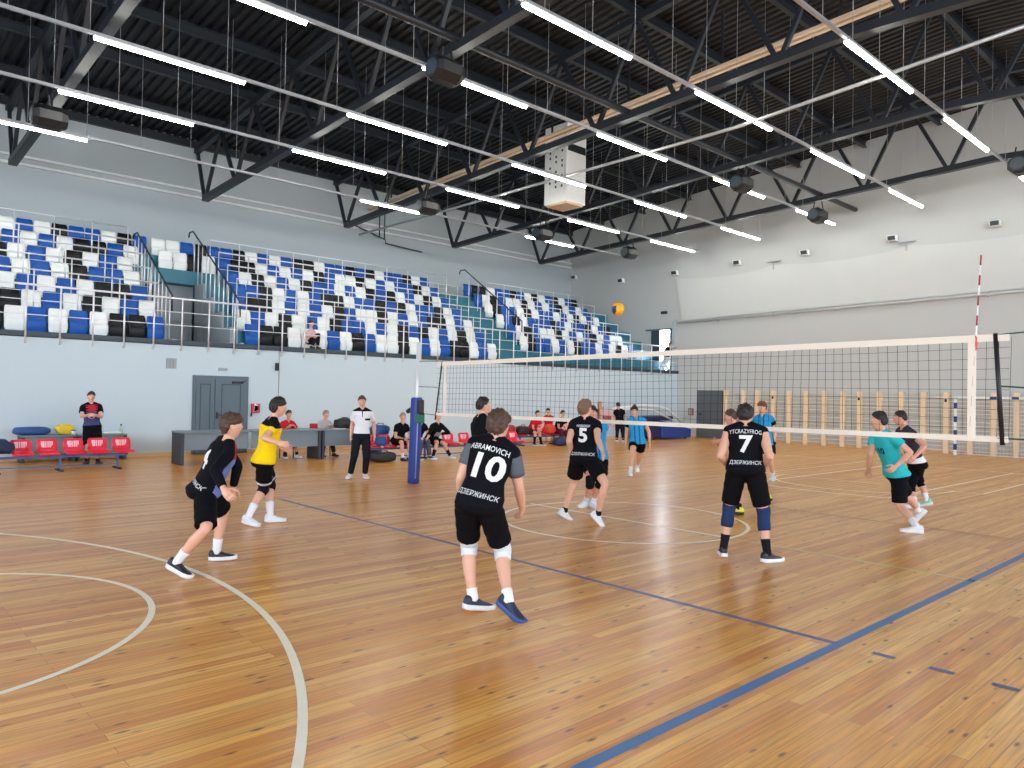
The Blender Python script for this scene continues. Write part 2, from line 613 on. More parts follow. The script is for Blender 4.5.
for segs, xa, xb, wh in ROWS:
    ends = [(on_rail(*s), on_rail(*e)) for s, e in segs]
    y = float(np.mean([q[1] for s, e in ends for q in (s, e)]))
    ZL = zbot(y)-.40
    r = MB().box((xa, y-.035, ZL+.03), (xb, y+.035, ZL+.09)).build('light_rail', M_ALU, None, ((xa+xb)/2, y, ZL+.06))
    w2 = {'on the rail nearest the camera': 'nearest the camera', 'on the rail nearest the stand': 'nearest the stand'}.get(wh, 'as the '+wh[7:-5]+' from the camera')
    tag(r, f'long grey lighting rail hung from the roof, {w2}', 'light rail', 'lighting rails')
    for x in np.arange(xa+.5, xb, 1.3):
        MB().tube([(x, y, ZL+.09), (x, y, ztop(y)+.34)], .006, 5).build('suspension_wire', M_ALU, r)
    for i, (s, e) in enumerate(ends):
        a, b = float(s[0]), min(19.75, float(e[0]))
        t = thing('tube_light', f'lit white LED tube {wh}, {ORD[i]} from the near end', 'light', ((a+b)/2, y, ZL), 'ceiling tube lights')
        MB().box((a, y-.055, ZL-.005), (b, y+.055, ZL+.029)).build('housing', M_WHITE, t)
        MB().tube([(a+.02, y, ZL-.012), (b-.02, y, ZL-.012)], .05, 8).build('diffuser', M_LED, t)

# black hanging loudspeakers
SPK = [(50, 118, 'x', -4.45, 'over the left end of the stand'), (446, 72, 'x', 1.1, 'under the second roof truss'),
       (428, 207, 'x', 6.7, 'near the stand under the third truss'), (543, 234, 'x', 12.1, 'near the stand under the fourth truss'),
       (742, 184, 'x', 12.2, 'in the middle of the fourth truss'), (818, 216, 'x', 17.3, 'in the middle of the last truss'),
       (630, 253, 'x', 17.3, 'near the stand under the last truss'), (1021, 166, 'x', 17.4, 'by the right end of the last truss')]
for px, py, ax, v, wh in SPK:
    c = at(px, py, ax, v)
    for _ in range(8):
        c = at(px, py, 'z', zbot(c[1])-.62)
    t = thing('loudspeaker', f'black angular loudspeaker hanging {wh}', 'loudspeaker', c, 'hanging loudspeakers')
    m = MB()
    rg = []
    for dy, sc in ((-.36, .8), (-.26, 1), (.2, 1), (.34, .72)):
        rg.append([c+V3(dy, .3*sc*math.cos(a), .27*sc*math.sin(a)) for a in np.radians(np.arange(22.5, 382, 45))])
    m.loft(rg, 0, False)
    m.build('cabinet', M_BLACK, t)
    m = MB()
    rg = [[c+V3(-.365+d, .2*s_*math.cos(a), .18*s_*math.sin(a)) for a in np.radians(np.arange(22.5, 382, 45))] for d, s_ in ((0, 1), (-.02, .95))]
    m.loft(rg, 0, False)
    m.build('grille', M_DOORD, t)
    m = MB()
    for dy in (-.2, .2):
        m.bar(c+V3(0, dy, .1), c+V3(0, dy*.6, zbot(c[1])-c[2]-.05), .03, .03)
    m.build('bracket', M_BLACK, t)

# ------------------------------------------------------------------ spectator stand
DY, DZ, Z0 = .72, .48, 2.98
VX0, VX1 = -1.80, .10          # the passage through the stand
AX0, AX1 = 9.95, 11.6          # the stair


def tread(k): return YF+.12+DY*k if k else YF, Z0+DZ*k


st = MB()
for k in range(7):
    ya, z = YF+DY*k, Z0+DZ*k
    yb = YF+DY*(k+1) if k < 6 else YB
    for xa, xb in ((XN, VX0), (VX1, XE)):
        st.box((xa, ya, max(0, z-.8) if k else 2.86), (xb, yb, z))
    if k >= 5:
        st.box((VX0, ya, z-.42), (VX1, yb, z))
    elif k == 0:
        st.box((VX0, ya, 2.86), (VX1, YF+DY*5+.6, z))
struct('floor_stand', st, M_TEAL, 'teal painted stepped floor of the spectator stand', 'floor')
struct('trim_1', MB().box((XN, YF-.02, 2.88), (XE, YF+.01, 3.0)), M_DOORD, 'dark edge strip along the front of the stand', 'trim')
yv = YF+DY*5
# walls of the passage follow the steps
for xw, nm, sg in ((VX0, 'wall_passage_left', -1), (VX1, 'wall_passage_right', 1)):
    m = MB()
    for k in range(5):
        m.box((min(xw, xw-.1*sg), YF+.02+DY*k, Z0), (max(xw, xw-.1*sg), YF+DY*(k+1), Z0+DZ*k+.05))
    struct(nm, m, M_GREYW, 'grey side wall of the passage through the stand', 'wall')
struct('wall_passage', MB().box((VX0, yv+.45, Z0), (VX1, yv+.55, Z0+DZ*5-.43)), M_GREYW, 'grey back wall of the passage through the stand', 'wall')
dd = thing('door_4', 'dark doorway at the back of the passage through the stand', 'door', (VX0+.35, yv+.4, Z0))
dd['kind'] = 'structure'
MB().box((VX0+.02, yv+.4, Z0), (VX0+.7, yv+.45, Z0+1.9)).build('door_leaf', M_DOORD, dd)
# stair in the aisle (half steps)
m = MB()
for k in range(6):
    ya, z = YF+DY*(k+1)-.36, Z0+DZ*k
    m.box((AX0, ya, z), (AX1, ya+.36, z+DZ/2))
struct('floor_stair', m, M_TEAL, 'teal half steps of the stair between seat blocks', 'floor')
paper = MB().box((10.55, YF+.3, Z0+DZ*0), (11.15, YF+.36, Z0+.12)).build('white_slip', M_WHITE, None, (10.85, YF+.33, Z0))
tag(paper, 'small white strip lying on the teal stair at the front', 'sign')


def shell_mesh(parts):
    return parts


def seat_proto(col, name):
    """tip-up seat, origin at the middle of its back on the tread"""
    m = mat(f'{name}_seat_plastic', col, .4, var=.03, spec=.3)
    md = mat('dark_bracket', '#26282c', .5)
    t = thing('tip_up_seat', '', 'seat', (0, 0, 0))
    W = .205
    b = MB()
    # backrest: curved shell, rounded top corners, leaning back
    rows = [(.27, 1.0, 0), (.33, 1.0, 0), (.42, 1.0, -.012), (.52, .99, -.002), (.58, .97, .02), (.625, .9, .045), (.64, .78, .06)]
    for thick, flip in ((0, 0),):
        rg = []
        for z, sc, yo in rows:
            fr = [(W*sc*u, -.10+yo-.035*u*u, z) for u in np.linspace(-1, 1, 9)]
            bk = [(W*sc*u, -.10+yo+.03-.035*u*u, z) for u in np.linspace(1, -1, 9)]
            rg.append([V3(*p) for p in fr+bk])
        b.loft(rg)
    b.build('backrest', m, t)
    p = MB()
    rows = [(.05, .86, -.165), (.07, .94, -.17), (.15, 1, -.185), (.24, 1, -.195), (.31, .98, -.19), (.335, .9, -.18)]
    rg = []
    for z, sc, yo in rows:
        fr = [(W*sc*u, yo-.012*(1-u*u), z) for u in np.linspace(-1, 1, 9)]
        bk = [(W*sc*u, yo+.055, z) for u in np.linspace(1, -1, 9)]
        rg.append([V3(*q) for q in fr+bk])
    p.loft(rg)
    p.build('seat_pan', m, t)
    k = MB()
    for sx in (-1, 1):
        k.box((sx*.15-.015, -.15, 0), (sx*.15+.015, -.08, .32))
    k.box((-.17, -.16, 0), (.17, -.06, .015))
    k.build('bracket', md, t)
    return t


PROTO = {'W': seat_proto('#f1f5f2', 'white'), 'B': seat_proto('#1355a9', 'blue'), 'K': seat_proto('#0b0c0f', 'black')}
USED = {}
CN = {'W': 'white', 'B': 'blue', 'K': 'black'}
RN = ['front row', 'second row', 'third row', 'fourth row', 'fifth row', 'sixth row', 'top row']
SEATS = []


def seat_row(block, k, x0, x1, s, bname):
    n = len(s)
    p = (x1-x0)/n
    i0 = 0
    for i, c in enumerate(s):
        if c not in CN: continue
        i0 += 1
        loc = (x0+p*(i+.5), YF+DY*(k+1)-.05, Z0+DZ*k)
        lab = f'{CN[c]} tip-up seat, {ORD[i0-1]} from the left, {RN[k]} of the {bname}'
        gr = f'stand seats in the {bname}'
        if c not in USED:
            o = PROTO[c]
            o.location = loc
            o['label'], o['group'] = lab, gr
            USED[c] = o
        else:
            copy_tree(PROTO[c], loc, lab, gr)
        SEATS.append((block, k, i, loc))


A = ['WBKWBWBWKKB', 'KWBKWBWKWBW', 'BKWWBWBWKKB', 'WKWBWBWKBBW', 'BWBKWBWKWBW', 'KWBWBWBWKKBW', 'WBKWWBWKBBWKB']
for k, s in enumerate(A):
    seat_row('A', k, -1.85-11*.445, -1.85-11*.445+len(s)*.445-(.1 if k > 4 else 0), s, 'left seat block')
B = ['BKKWWWBWKBWWKWBWBKKWBW', 'WBWKWBWKBBWBWKBKWBWKWB', 'BKKWBWBWKBWWKWBWBKKWBW', 'BBKWBWBKKWBBKBKWBBKWB', 'BWKWBWKBBWBWKBKWBWKWB',
     'BKKWBWBWKBWWKWBWBBKWB', 'BBKWBWBKKWBBKBKWBBKWB']
for k, s in enumerate(B):
    seat_row('B', k, [.32, .37, .5, .82, .87, .87, .8][k], 9.86, s, 'middle seat block')
for k, s in ((5, 'WWKW'), (6, 'WWBK')):
    seat_row('V', k, -.95, .82, s, 'short row over the passage')
C = {1: 'WKBBWBWKBBWBWKWB', 2: 'BWKBWWKWBWBKWBWW', 3: 'WBKWBBBKBWBBKWBK', 4: 'WKBBWKWBBWBWKWBW', 5: 'BWKBWWKWBWBKWBWB', 6: 'BKKWBBKBWKWBKWBK'}
for k, s in C.items():
    seat_row('C', k, 11.7, 18.95, s, 'right seat block')

# front railing of the stand
fr = thing('front_railing', 'steel railing along the front edge of the spectator stand', 'railing', (7, YF-.06, 2.7), None)
x = -5.06-.693*6
while x < 20.3:
    if not (.0 < 0):
        MB().tube([(x, YF-.06, 2.72), (x, YF-.06, 4.06)], .021, 8).box((x-.025, YF-.05, 2.72), (x+.025, YF-.0, 2.84)).build('post', M_RAIL, fr)
    x += .693
MB().tube([(-10, YF-.06, 4.07), (20.45, YF-.06, 4.07)], .026, 8).build('handrail', M_RAIL, fr)
for z in (3.38, 3.72):
    MB().tube([(-10, YF-.06, z), (20.45, YF-.06, z)], .011, 6).build('middle_rail', M_RAIL, fr)

# barrier rail in front of each raised seat row
for bname, xa, xb, ks in (('left seat block', -9.5, -1.95, range(1, 6)), ('middle seat block', .45, 9.85, range(1, 6)), ('right seat block', 11.95, 18.0, range(1, 6))):
    for k in ks:
        a = xa
        y, z = YF+DY*k+.03, Z0+DZ*k
        o = thing('row_barrier', f'thin steel barrier rail before the {RN[k]} of the {bname}', 'railing', ((a+xb)/2, y, z), 'seat row barriers')
        MB().tube([(a, y, z+1.07), (xb, y, z+1.07)], .02, 8).build('handrail', M_RAIL, o)
        MB().tube([(a, y, z+.55), (xb, y, z+.55)], .009, 6).build('middle_rail', M_RAIL, o)
        nn = int(round((xb-a)/.98))
        for i in range(nn+1):
            xx = a+(xb-a)*i/nn
            MB().tube([(xx, y, z), (xx, y, z+1.07)], .017, 8).build('post', M_RAIL, o)
# sloping stair railings
for xs_, wh, k0, k1, nb in ((VX0+.03, 'left side of the passage', .3, 4.7, 10), (VX1-.05, 'right side of the passage', .3, 5.6, 11),
                            (AX1-.15, 'right side of the teal stair', 1.2, 6.2, 6)):
    ya, yb = YF+DY*k0, YF+DY*k1
    za, zb = Z0+DZ*k0, Z0+DZ*k1
    o = thing('stair_railing', f'steel stair railing with dark handrail on the {wh}', 'railing', (xs_, ya, za), 'stair railings')
    MB().tube([(xs_, ya, za+.62), (xs_, ya, za+1.05), (xs_, yb, zb+1.05), (xs_, yb+.3, zb+1.05), (xs_, yb+.36, zb+.9)], .024, 8).build('handrail', M_STEEL, o)
    for i in range(nb):
        f = (i+.5)/nb
        y = ya+(yb-ya)*f
        z = Z0+DZ*math.floor((y-YF)/DY)
        MB().tube([(xs_, y, z-.02), (xs_, y, za+(zb-za)*f+1.04)], .017, 8).build('baluster', M_RAIL, o)

# ------------------------------------------------------------------ doors and fittings on the walls
def panel_door(num, label, xa, xb, z1, panels, y=YF):
    d = thing(f'door_{num}', label, 'door', ((xa+xb)/2, y-.04, 0))
    d['kind'] = 'structure'
    MB().box((xa, y-.05, 0), (xb, y-.005, z1)).build('door_frame', M_DOOR, d)
    for a, b in panels:
        l = MB().box((a, y-.085, .02), (b, y-.05, z1-.09)).build('door_leaf', M_DOOR, d, bevel=.006)
        w = b-a
        g = MB()
        for z0_, z1_ in ((.12, z1-.22),):
            aa, bb = a+.17*w+.02, b-.17*w-.02
            for q in ((aa, z0_, bb, z0_+.025), (aa, z1_-.025, bb, z1_), (aa, z0_, aa+.025, z1_), (bb-.025, z0_, bb, z1_)):
                g.box((q[0], y-.09, q[1]), (q[2], y-.084, q[3]))
        g.build('panel_groove', M_DOORD, l)
    return d


d1 = panel_door(1, 'slate grey double panelled door below the stand', -1.27, .23, 2.1, [(-1.2, -.72), (-.7, .17)])
MB().box((-.66, YF-.13, .95), (-.63, YF-.085, 1.12)).bar((-.645, YF-.12, 1.05), (-.53, YF-.12, 1.05), .02, .02).build('handle', M_BLACK, d1)
MB().box((-.25, YF-.13, 1.9), (.05, YF-.085, 1.96)).bar((-.1, YF-.11, 1.93), (.1, YF-.2, 1.98), .02, .02).build('door_closer', M_BLACK, d1)
m = MB()
for i in range(3):
    for j in range(3):
        m.box((-1.94+.083*i, YF-.03, 2.26+.085*j), (-1.875+.083*i, YF-.002, 2.325+.085*j))
m.box((-1.95, YF-.012, 2.25), (-1.69, YF, 2.52))
tag(m.build('air_vent', M_GREYW, None, (-1.82, YF, 2.38)), 'square grey grille vent of nine holes on the wall', 'vent')
tag(MB().box((-.6, YF-.02, 2.24), (-.35, YF, 2.32)).build('door_sign', M_GREYW, None, (-.48, YF, 2.28), bevel=.006), 'small blank grey plate on the wall above the slate door', 'sign')
t = thing('fire_call_box', 'small red and white fire box on the wall beside the slate door', 'alarm box', (.45, YF, 1.3))
MB().box((.33, YF-.07, 1.10), (.57, YF, 1.36)).build('box', mat('muted_red', '#b8303c', .5), t, bevel=.01)
MB().add([(.40, YF-.074, 1.14), (.51, YF-.074, 1.17), (.51, YF-.074, 1.31), (.40, YF-.074, 1.36)], [(0, 1, 2, 3)]).box((.39, YF-.074, 1.15), (.51, YF-.071, 1.30)).build('white_plate', M_WHITE, t)
MB().tube([(.34, YF-.04, 1.10), (.33, YF-.03, 1.0)], .02, 6).build('tag', M_BLACK, t)
t = thing('hanging_cable', 'black cable with a small box hanging down the wall below the stand', 'cable', (1.06, YF-.03, 2.4))
MB().tube([(1.1, YF-.05, 2.9), (1.12, YF-.04, 2.0), (1.1, YF-.03, 1.1)], .006, 5).build('cable', M_BLACK, t)
MB().box((1.0, YF-.09, 2.3), (1.1, YF-.02, 2.52)).build('switch_box', M_BLACK, t, bevel=.01)

# cable trays and pipes high on the back wall
for z, wh in ((8.74, 'upper'), (8.5, 'lower')):
    o = MB().box((-12, YB-.12, z-.02), (20.6, YB-.01, z+.015)).box((-12, YB-.13, z-.02), (20.6, YB-.12, z+.05)).build('cable_tray', M_WHITE, None, (4, YB, z))
    tag(o, f'long pale metal cable tray high on the wall behind the stand, {wh} one', 'cable tray')
t = thing('pipe_bracket', 'thin grey pipes hanging near the top of the wall behind the stand', 'pipe', (8.6, YB-.2, 8.2))
for pts in ([(8.6, 9.6), (8.6, 8.25)], [(8.85, 9.6), (8.85, 8.22)], [(7.2, 8.62), (8.9, 8.2), (8.9, 8.05), (10.8, 7.95)]):
    MB().tube([(x, YB-.22, z) for x, z in pts], .025, 6).build('pipe', M_STEEL, t)

# end wall: dark door, wall bars, handball goal, column, curtain, floodlights
d2 = thing('door_2', 'plain slate grey door in the end wall beside the wall bars', 'door', (XE-.02, 16.1, 0))
d2['kind'] = 'structure'
M_DOOR2 = mat('dark_grey_door', '#565c60', .5, var=.04)
MB().box((XE-.05, 15.44, 0), (XE-.002, 16.83, 2.12)).build('door_frame', M_DOOR2, d2)
MB().box((XE-.075, 15.5, .02), (XE-.05, 16.76, 2.06)).build('door_leaf', M_DOOR2, d2)
MB().tube([(XE-.12, 16.65, 1.05), (XE-.12, 16.5, 1.05)], .015, 6).box((XE-.13, 16.63, 1.0), (XE-.075, 16.67, 1.1)).build('handle', M_BLACK, d2)
t = thing('fire_hose_box', 'small grey red-edged box on the end wall beside the slate door', 'alarm box', (XE, 17.15, 1.1))
MB().box((XE-.08, 17.02, .98), (XE, 17.28, 1.3)).build('box', mat('faded_red', '#a55a58', .5), t, bevel=.01)
MB().box((XE-.085, 17.07, 1.03), (XE-.08, 17.23, 1.25)).build('plate', M_GREYW, t)

d3 = thing('door_3', 'tall bright glazed door onto the stand in the end wall', 'door', (XE-.02, 18.8, 3))
d3['kind'] = 'structure'
MB().box((XE-.06, 18.98, 2.98), (XE-.004, 19.42, 4.97)).build('dark_leaf', M_DOORD, d3)
MB().box((XE-.08, 18.28, 4.93), (XE-.004, 19.75, 5.0)).box((XE-.06, 18.28, 2.98), (XE-.004, 18.36, 4.95)).box((XE-.06, 18.92, 2.98), (XE-.004, 18.99, 4.95)).box((XE-.06, 18.3, 4.2), (XE-.004, 18.95, 4.27)).build('door_frame', M_DOOR, d3)
MB().box((XE-.03, 18.34, 2.98), (XE-.01, 18.94, 4.95)).build('pane', M_DAY, d3)
tag(MB().box((XE-.12, 18.55, 5.7), (XE, 18.85, 5.82)).build('door_lamp', M_BLACK, None, (XE, 18.7, 5.75), bevel=.01), 'small dark lamp on the wall above the glazed door', 'lamp')

t = thing('wall_bars', 'long row of pale wooden gymnastic wall bars on the end wall', 'wall bars', (XE-.1, 5, 0))
PY = [15.3, 14.45, 13.8, 13.08, 12.4, 11.68, 10.94, 10.22, 9.58, 8.86, 8.09, 7.34, 6.6, 5.85, 5.15, 4.5, 3.8, 3.1, 2.4, 1.7]
for i, y in enumerate(PY):
    MB().box((XE-.2, y-.08, 0), (XE-.02, y+.08, 2.14)).build('post', mat('pale_ash', '#ecd2ae', .5, var=.06, scale=12), t, bevel=.006)
for j in range(14):
    MB().tube([(XE-.15, PY[0], .12+j*.142), (XE-.15, PY[-1], .12+j*.142)], .016, 6).build('rung', mat('pale_rung', '#e6e0d4', .5), t)
for y in (PY[3], PY[8], PY[12]):
    MB().box((XE-.24, y-.03, 1.8), (XE-.2, y+.03, 1.9)).build('bracket', M_BLACK, t)

M_GB = mat('goal_blue_band', '#1f3f7a', .45)
gx, gy0, gy1 = 19.9, 6.13, 2.9
t = thing('handball_goal', 'blue and white banded handball goal before the wall bars', 'goal', (gx, (gy0+gy1)/2, 0))
for y in (gy0, gy1):
    p = MB().box((gx-.04, y-.04, 0), (gx+.04, y+.04, 2.0)).build('post', M_WHITE, t)
    g = MB()
    for z in (.28, .75, 1.22, 1.68): g.box((gx-.043, y-.043, z-.1), (gx+.043, y+.043, z+.1))
    g.build('blue_band', M_GB, p)
p = MB().box((gx-.04, gy1, 1.92), (gx+.04, gy0, 2.0)).build('crossbar', M_WHITE, t)
g = MB()
for y in np.arange(gy1+.25, gy0, .62): g.box((gx-.043, y-.1, 1.917), (gx+.043, y+.1, 2.003))
g.build('blue_band', M_GB, p)
m = MB()
for i in range(33):
    y = gy1+(gy0-gy1)*i/32
    m.bar((gx+.05, y, 1.95), (gx+.3, y, 1.9), .006, .006).bar((gx+.3, y, 1.9), (gx+.45, y, 0.02), .006, .006)
for j in range(20):
    z = .02+1.88*j/19
    x = gx+.45-.15*j/19
    m.bar((x, gy1, z), (x, gy0, z), .006, .006)
    for y in (gy0, gy1): m.bar((gx+.03, y, z), (x, y, z), .006, .006)
m.build('goal_net', mat('white_cord', '#e8e6e0', .8), t)
for y in (gy0, gy1):
    MB().tube([(gx, y, .03), (gx+.48, y, .03)], .02, 6).build('side_bar', M_WHITE, t)
    MB().tube([(gx, y, 1.95), (gx+.3, y, 1.9)], .018, 6).build('top_bar', M_WHITE, t)
MB().tube([(gx+.48, gy0, .03), (gx+.48, gy1, .03)], .02, 6).build('rear_bar', M_WHITE, t)

t = thing('wall_pipe', 'long pale heating pipe running across the end wall', 'pipe', (XE-.1, 4, 5.3))
MB().tube([(XE-.1, 17.9, 5.22), (XE-.1, 4.4, 5.5), (XE-.1, -8, 5.75)], .05, 8).build('pipe', mat('wall_pipe_paint', '#bfc3c1', .6), t)
for y in np.arange(-5, 18, 2.6):
    z = 5.22+(17.9-y)*.0207
    MB().box((XE-.12, y-.03, z-.09), (XE, y+.03, z+.09)).build('bracket', M_ALU, t)
tag(MB().box((XE-.12, 18.02, 1.2), (XE, 18.2, 5.35)).build('white_duct', M_WALL, None, (XE, 18.1, 3), bevel=.01), 'vertical white duct on the end wall beside the glazed door', 'duct')
# ball-stop sheet above the pipe, hung in swags
hooks = [18.05, 13.2, 8.0, 2.6, -3.0, -8.5]
m = MB()
top = []
for a, b in zip(hooks, hooks[1:]):
    for f in np.linspace(0, 1, 10)[:-1]:
        y = a+(b-a)*f
        za = 7.3+(18.05-a)*.02
        top.append((y, za+(b-a)*-.004*f-.16*(1-(2*f-1)**2)))
rg_t, rg_b = [], []
for i, (y, z) in enumerate(top):
    wv = .02*math.sin(y*5)
    yy = y-(.35*max(0, 1-(18.05-y)/.5))
    rg_t.append((XE-.055+wv*.1, y, z))
    rg_b.append((XE-.06+wv*.25, yy, 5.32+(18.05-y)*.0207))
k = len(top)
m.add(rg_t+rg_b, [(i, i+1, k+i+1, k+i) for i in range(k-1)], 0, False)
o = m.build('ball_stop_curtain', mat('pale_curtain', '#c6cac8', .85, var=.02, scale=1.5), None, (XE-.08, 5, 6.3))
sm = o.modifiers.new('thick', 'SOLIDIFY'); sm.thickness = .01
tag(o, 'pale ball-stop curtain hung in swags across the end wall', 'curtain')
for y in hooks[1:5]:
    o = MB().box((XE-.14, y-.3, 7.42+(18-y)*.02), (XE-.05, y+.3, 7.46+(18-y)*.02)).box((XE-.12, y-.02, 7.1+(18-y)*.02), (XE-.06, y+.02, 7.44+(18-y)*.02)).build('curtain_hanger', M_ALU, None, (XE, y, 7.4))
    tag(o, f'small T-shaped bracket holding the curtain, {ORD[hooks.index(y)-1]} from the glazed door', 'bracket', 'curtain brackets')
FY = [24.4, 21.25, 18.07, 14.85, 11.82, 8.47, 5.17, 1.6]
FZ = [8.0, 7.51, 7.56, 7.66, 7.71, 7.82, 7.86, 7.95]
for i, (y, z) in enumerate(zip(FY, FZ)):
    t = thing('wall_floodlight', f'small white floodlight on the end wall, {ORD[i]} from the corner by the stand', 'floodlight', (XE, y, z), 'end wall floodlights')
    MB().hexa([(XE-.22, y-.17, z-.1), (XE-.05, y-.17, z-.13), (XE-.05, y+.17, z-.13), (XE-.22, y+.17, z-.1), (XE-.28, y-.17, z+.08), (XE-.1, y-.17, z+.1), (XE-.1, y+.17, z+.1), (XE-.28, y+.17, z+.08)]).build('housing', M_WHITE, t, bevel=.01)
    MB().hexa([(XE-.235, y-.13, z-.085), (XE-.225, y-.13, z-.085), (XE-.225, y+.13, z-.085), (XE-.235, y+.13, z-.085), (XE-.285, y-.13, z+.06), (XE-.275, y-.13, z+.06), (XE-.275, y+.13, z+.06), (XE-.285, y+.13, z+.06)]).build('lens', M_DOORD, t)
    MB().box((XE-.1, y-.03, z-.05), (XE, y+.03, z+.05)).build('bracket', M_ALU, t)

# ------------------------------------------------------------------ volleyball net, post, antenna, ball
def ztn(y): return 2.435-.012*y
NA, NB = -.3, 8.88
t = thing('volleyball_net', 'long black-meshed volleyball net with cream tapes across the court', 'net', (0, 4.4, 1.4))
m = MB()
ys = np.arange(NA, NB, .1)
for i, y in enumerate(ys):
    m.bar((0, y+.03*math.sin(y*2), ztn(y)-.03), (0, y, ztn(y)-1.03+.0068*y), .0032, .0032)
for j in range(11):
    m.tube([(0, y, ztn(y)-.03-.1*j*(1-.0068*y)-.012*math.sin(y*1.1+j*.4)) for y in np.linspace(NA, NB, 30)], .0018, 4)
m.build('net_mesh', M_CORD, t)
NZB = .0068
def tape(z0, z1, nm, s_=0):
    q = MB()
    yy = np.linspace(NA, NB, 24)
    rg = [[V3(-.006, y, ztn(y)+z0+s_*y), V3(.006, y, ztn(y)+z0+s_*y), V3(.006, y, ztn(y)+z1+s_*y), V3(-.006, y, ztn(y)+z1+s_*y)] for y in yy]
    q.loft(rg, 0, False).build(nm, M_TAPE, t)
tape(-.07, 0, 'top_tape')
tape(-1.055, -1.0, 'bottom_tape', NZB)
for y, w in ((.02, .036), (8.62, .04)):
    MB().box((-.008, y-w, ztn(y)-1.03+.0068*y), (.008, y+w, ztn(y)-.02)).build('side_band', M_TAPE, t)
MB().box((-.012, -.025, ztn(0)-.15), (.012, -.01, ztn(0)-.02)).build('red_clip', M_RED, t)
for y, y2, r in ((-.18, -.25, .022), (8.72, 8.9, .014)):
    MB().tube([(0, y, ztn(max(y, 0))+.01), (0, y2, ztn(max(y, 0))-1.08)], r, 8).build('end_rod', M_BLACK, t)
for z0, z1 in ((2.35, 2.36), (1.86, 1.87), (1.34, 1.36)):
    MB().tube([(0, 8.85, z0), (0, 9.5, z1)], .006, 5).build('tension_cord', M_CORD, t)
mg = mat('green_cord', '#1f6a55', .7)
for z0, z1 in ((2.43, 2.5), (1.93, 1.86), (1.42, 1.42)):
    MB().tube([(0, -.2, z0), (0, -1.2, z1)], .008, 5).build('tension_cord', mg, t)

t = thing('net_post', 'net post with thick blue padding left of the net', 'post', (0, 9.55, 0))
MB().tube([(0, 9.56, 0), (0, 9.5, 1.7), (0, 9.47, 2.72)], .042, 12).build('pole', mat('pale_pole', '#cfd3d2', .35, .2), t)
m = MB()
rg = []
for z, s_ in ((.0, .9), (.03, 1), (.5, 1.02), (.9, .98), (1.3, 1.02), (1.62, 1), (1.66, .85)):
    yc = 9.56-.06*z/1.7
    rg.append([V3(.095*s_*math.copysign(abs(math.cos(a))**.6, math.cos(a)), yc+.105*s_*math.copysign(abs(math.sin(a))**.6, math.sin(a)), z) for a in np.linspace(0, 2*math.pi, 20, endpoint=False)])
m.loft(rg).build('pad', M_FOAMB, t)
MB().tube([(-.03, 9.46, .1), (-.03, 9.41, 1.55)], .016, 6).build('pad_seam', mat('pale_seam', '#8d9bc9', .6), t)
MB().box((-.06, 9.33, 1.35), (.06, 9.42, 1.62)).build('winch', M_BLACK, t, bevel=.02)
MB().tube([(0, 9.7, 1.42), (0, 9.8, 1.38)], .045, 8).build('winch_handle', M_BLACK, t)
MB().box((-.1, 9.36, 1.17), (.1, 9.44, 1.33)).build('strap', mg, t, bevel=.02)

t = thing('net_antenna', 'red and white striped antenna rising above the net', 'antenna', (0, 0, 1.43))
M_ANT = mat('antenna_red', '#a52636', .5)
pts = lambda z: (0, .035-.085*(z-1.43)/1.8, z)
MB().tube([pts(1.43), pts(2.33), pts(3.23)], .0075, 8).build('rod', M_WHITE, t)
for i in range(9):
    z = 1.53+.2*i
    MB().tube([pts(z), pts(z+.1)], .0085, 8).build('red_stripe', M_ANT, t)

bc = at(618, 309, 'y', 5.5)
t = thing('volleyball', 'yellow and dark blue volleyball in the air above the net', 'ball', bc)
m = MB()
m.ell((bc[0], bc[1], bc[2]), (.106, .106, .106), n=32)
b = m.build('ball_shell', [mat('ball_yellow', '#f5b418', .45), mat('ball_blue', '#27345f', .45)], t)
for p in b.data.polygons:
    c = Vector(p.center).normalized()
    toc = Vector(CAM-bc).normalized()
    left = Vector(-AX[0])
    d_ = c.dot(left)
    p.material_index = 1 if (d_ > .45 and c.z < .35) or (c.dot(toc) < -.4 and abs(c.z) < .4) else 0
m = MB()
for nrm in ((1, 0, 0), (0, 1, 0), (.6, .6, .5)):
    n_ = V3(*nrm)/np.linalg.norm(nrm)
    a_ = np.cross(n_, V3(.3, .2, 1)); a_ /= np.linalg.norm(a_); c_ = np.cross(n_, a_)
    for off in (-.045, .045):
        R_ = math.sqrt(.1065**2-off**2)
        m.tube([bc+n_*off+R_*(math.cos(q)*a_+math.sin(q)*c_) for q in np.linspace(0, 2*math.pi, 32, endpoint=False)], .0016, 4, closed=True)
m.build('seam', mat('ball_seam', '#b07a10', .6), t)

# ------------------------------------------------------------------ officials' desks and tables
def desk(xa, xb, y0, h, depth, label, cat='desk', panels=(True, True), group='grey desks'):
    t = thing('desk', label, cat, ((xa+xb)/2, y0+depth/2, 0), group)
    MB().box((xa, y0-.04, h-.035), (xb, y0+depth, h)).build('desk_top', M_DESK, t, bevel=.006)
    MB().box((xa+.03, y0+.06, h-.43), (xb-.03, y0+.085, h-.036)).build('front_panel', M_DESK, t)
    for x, on in ((xa+.03, panels[0]), (xb-.03, panels[1])):
        if on: MB().box((x-.03, y0, 0), (x+.03, y0+depth-.04, h-.036)).build('side_panel', M_DESKD, t)
    return t


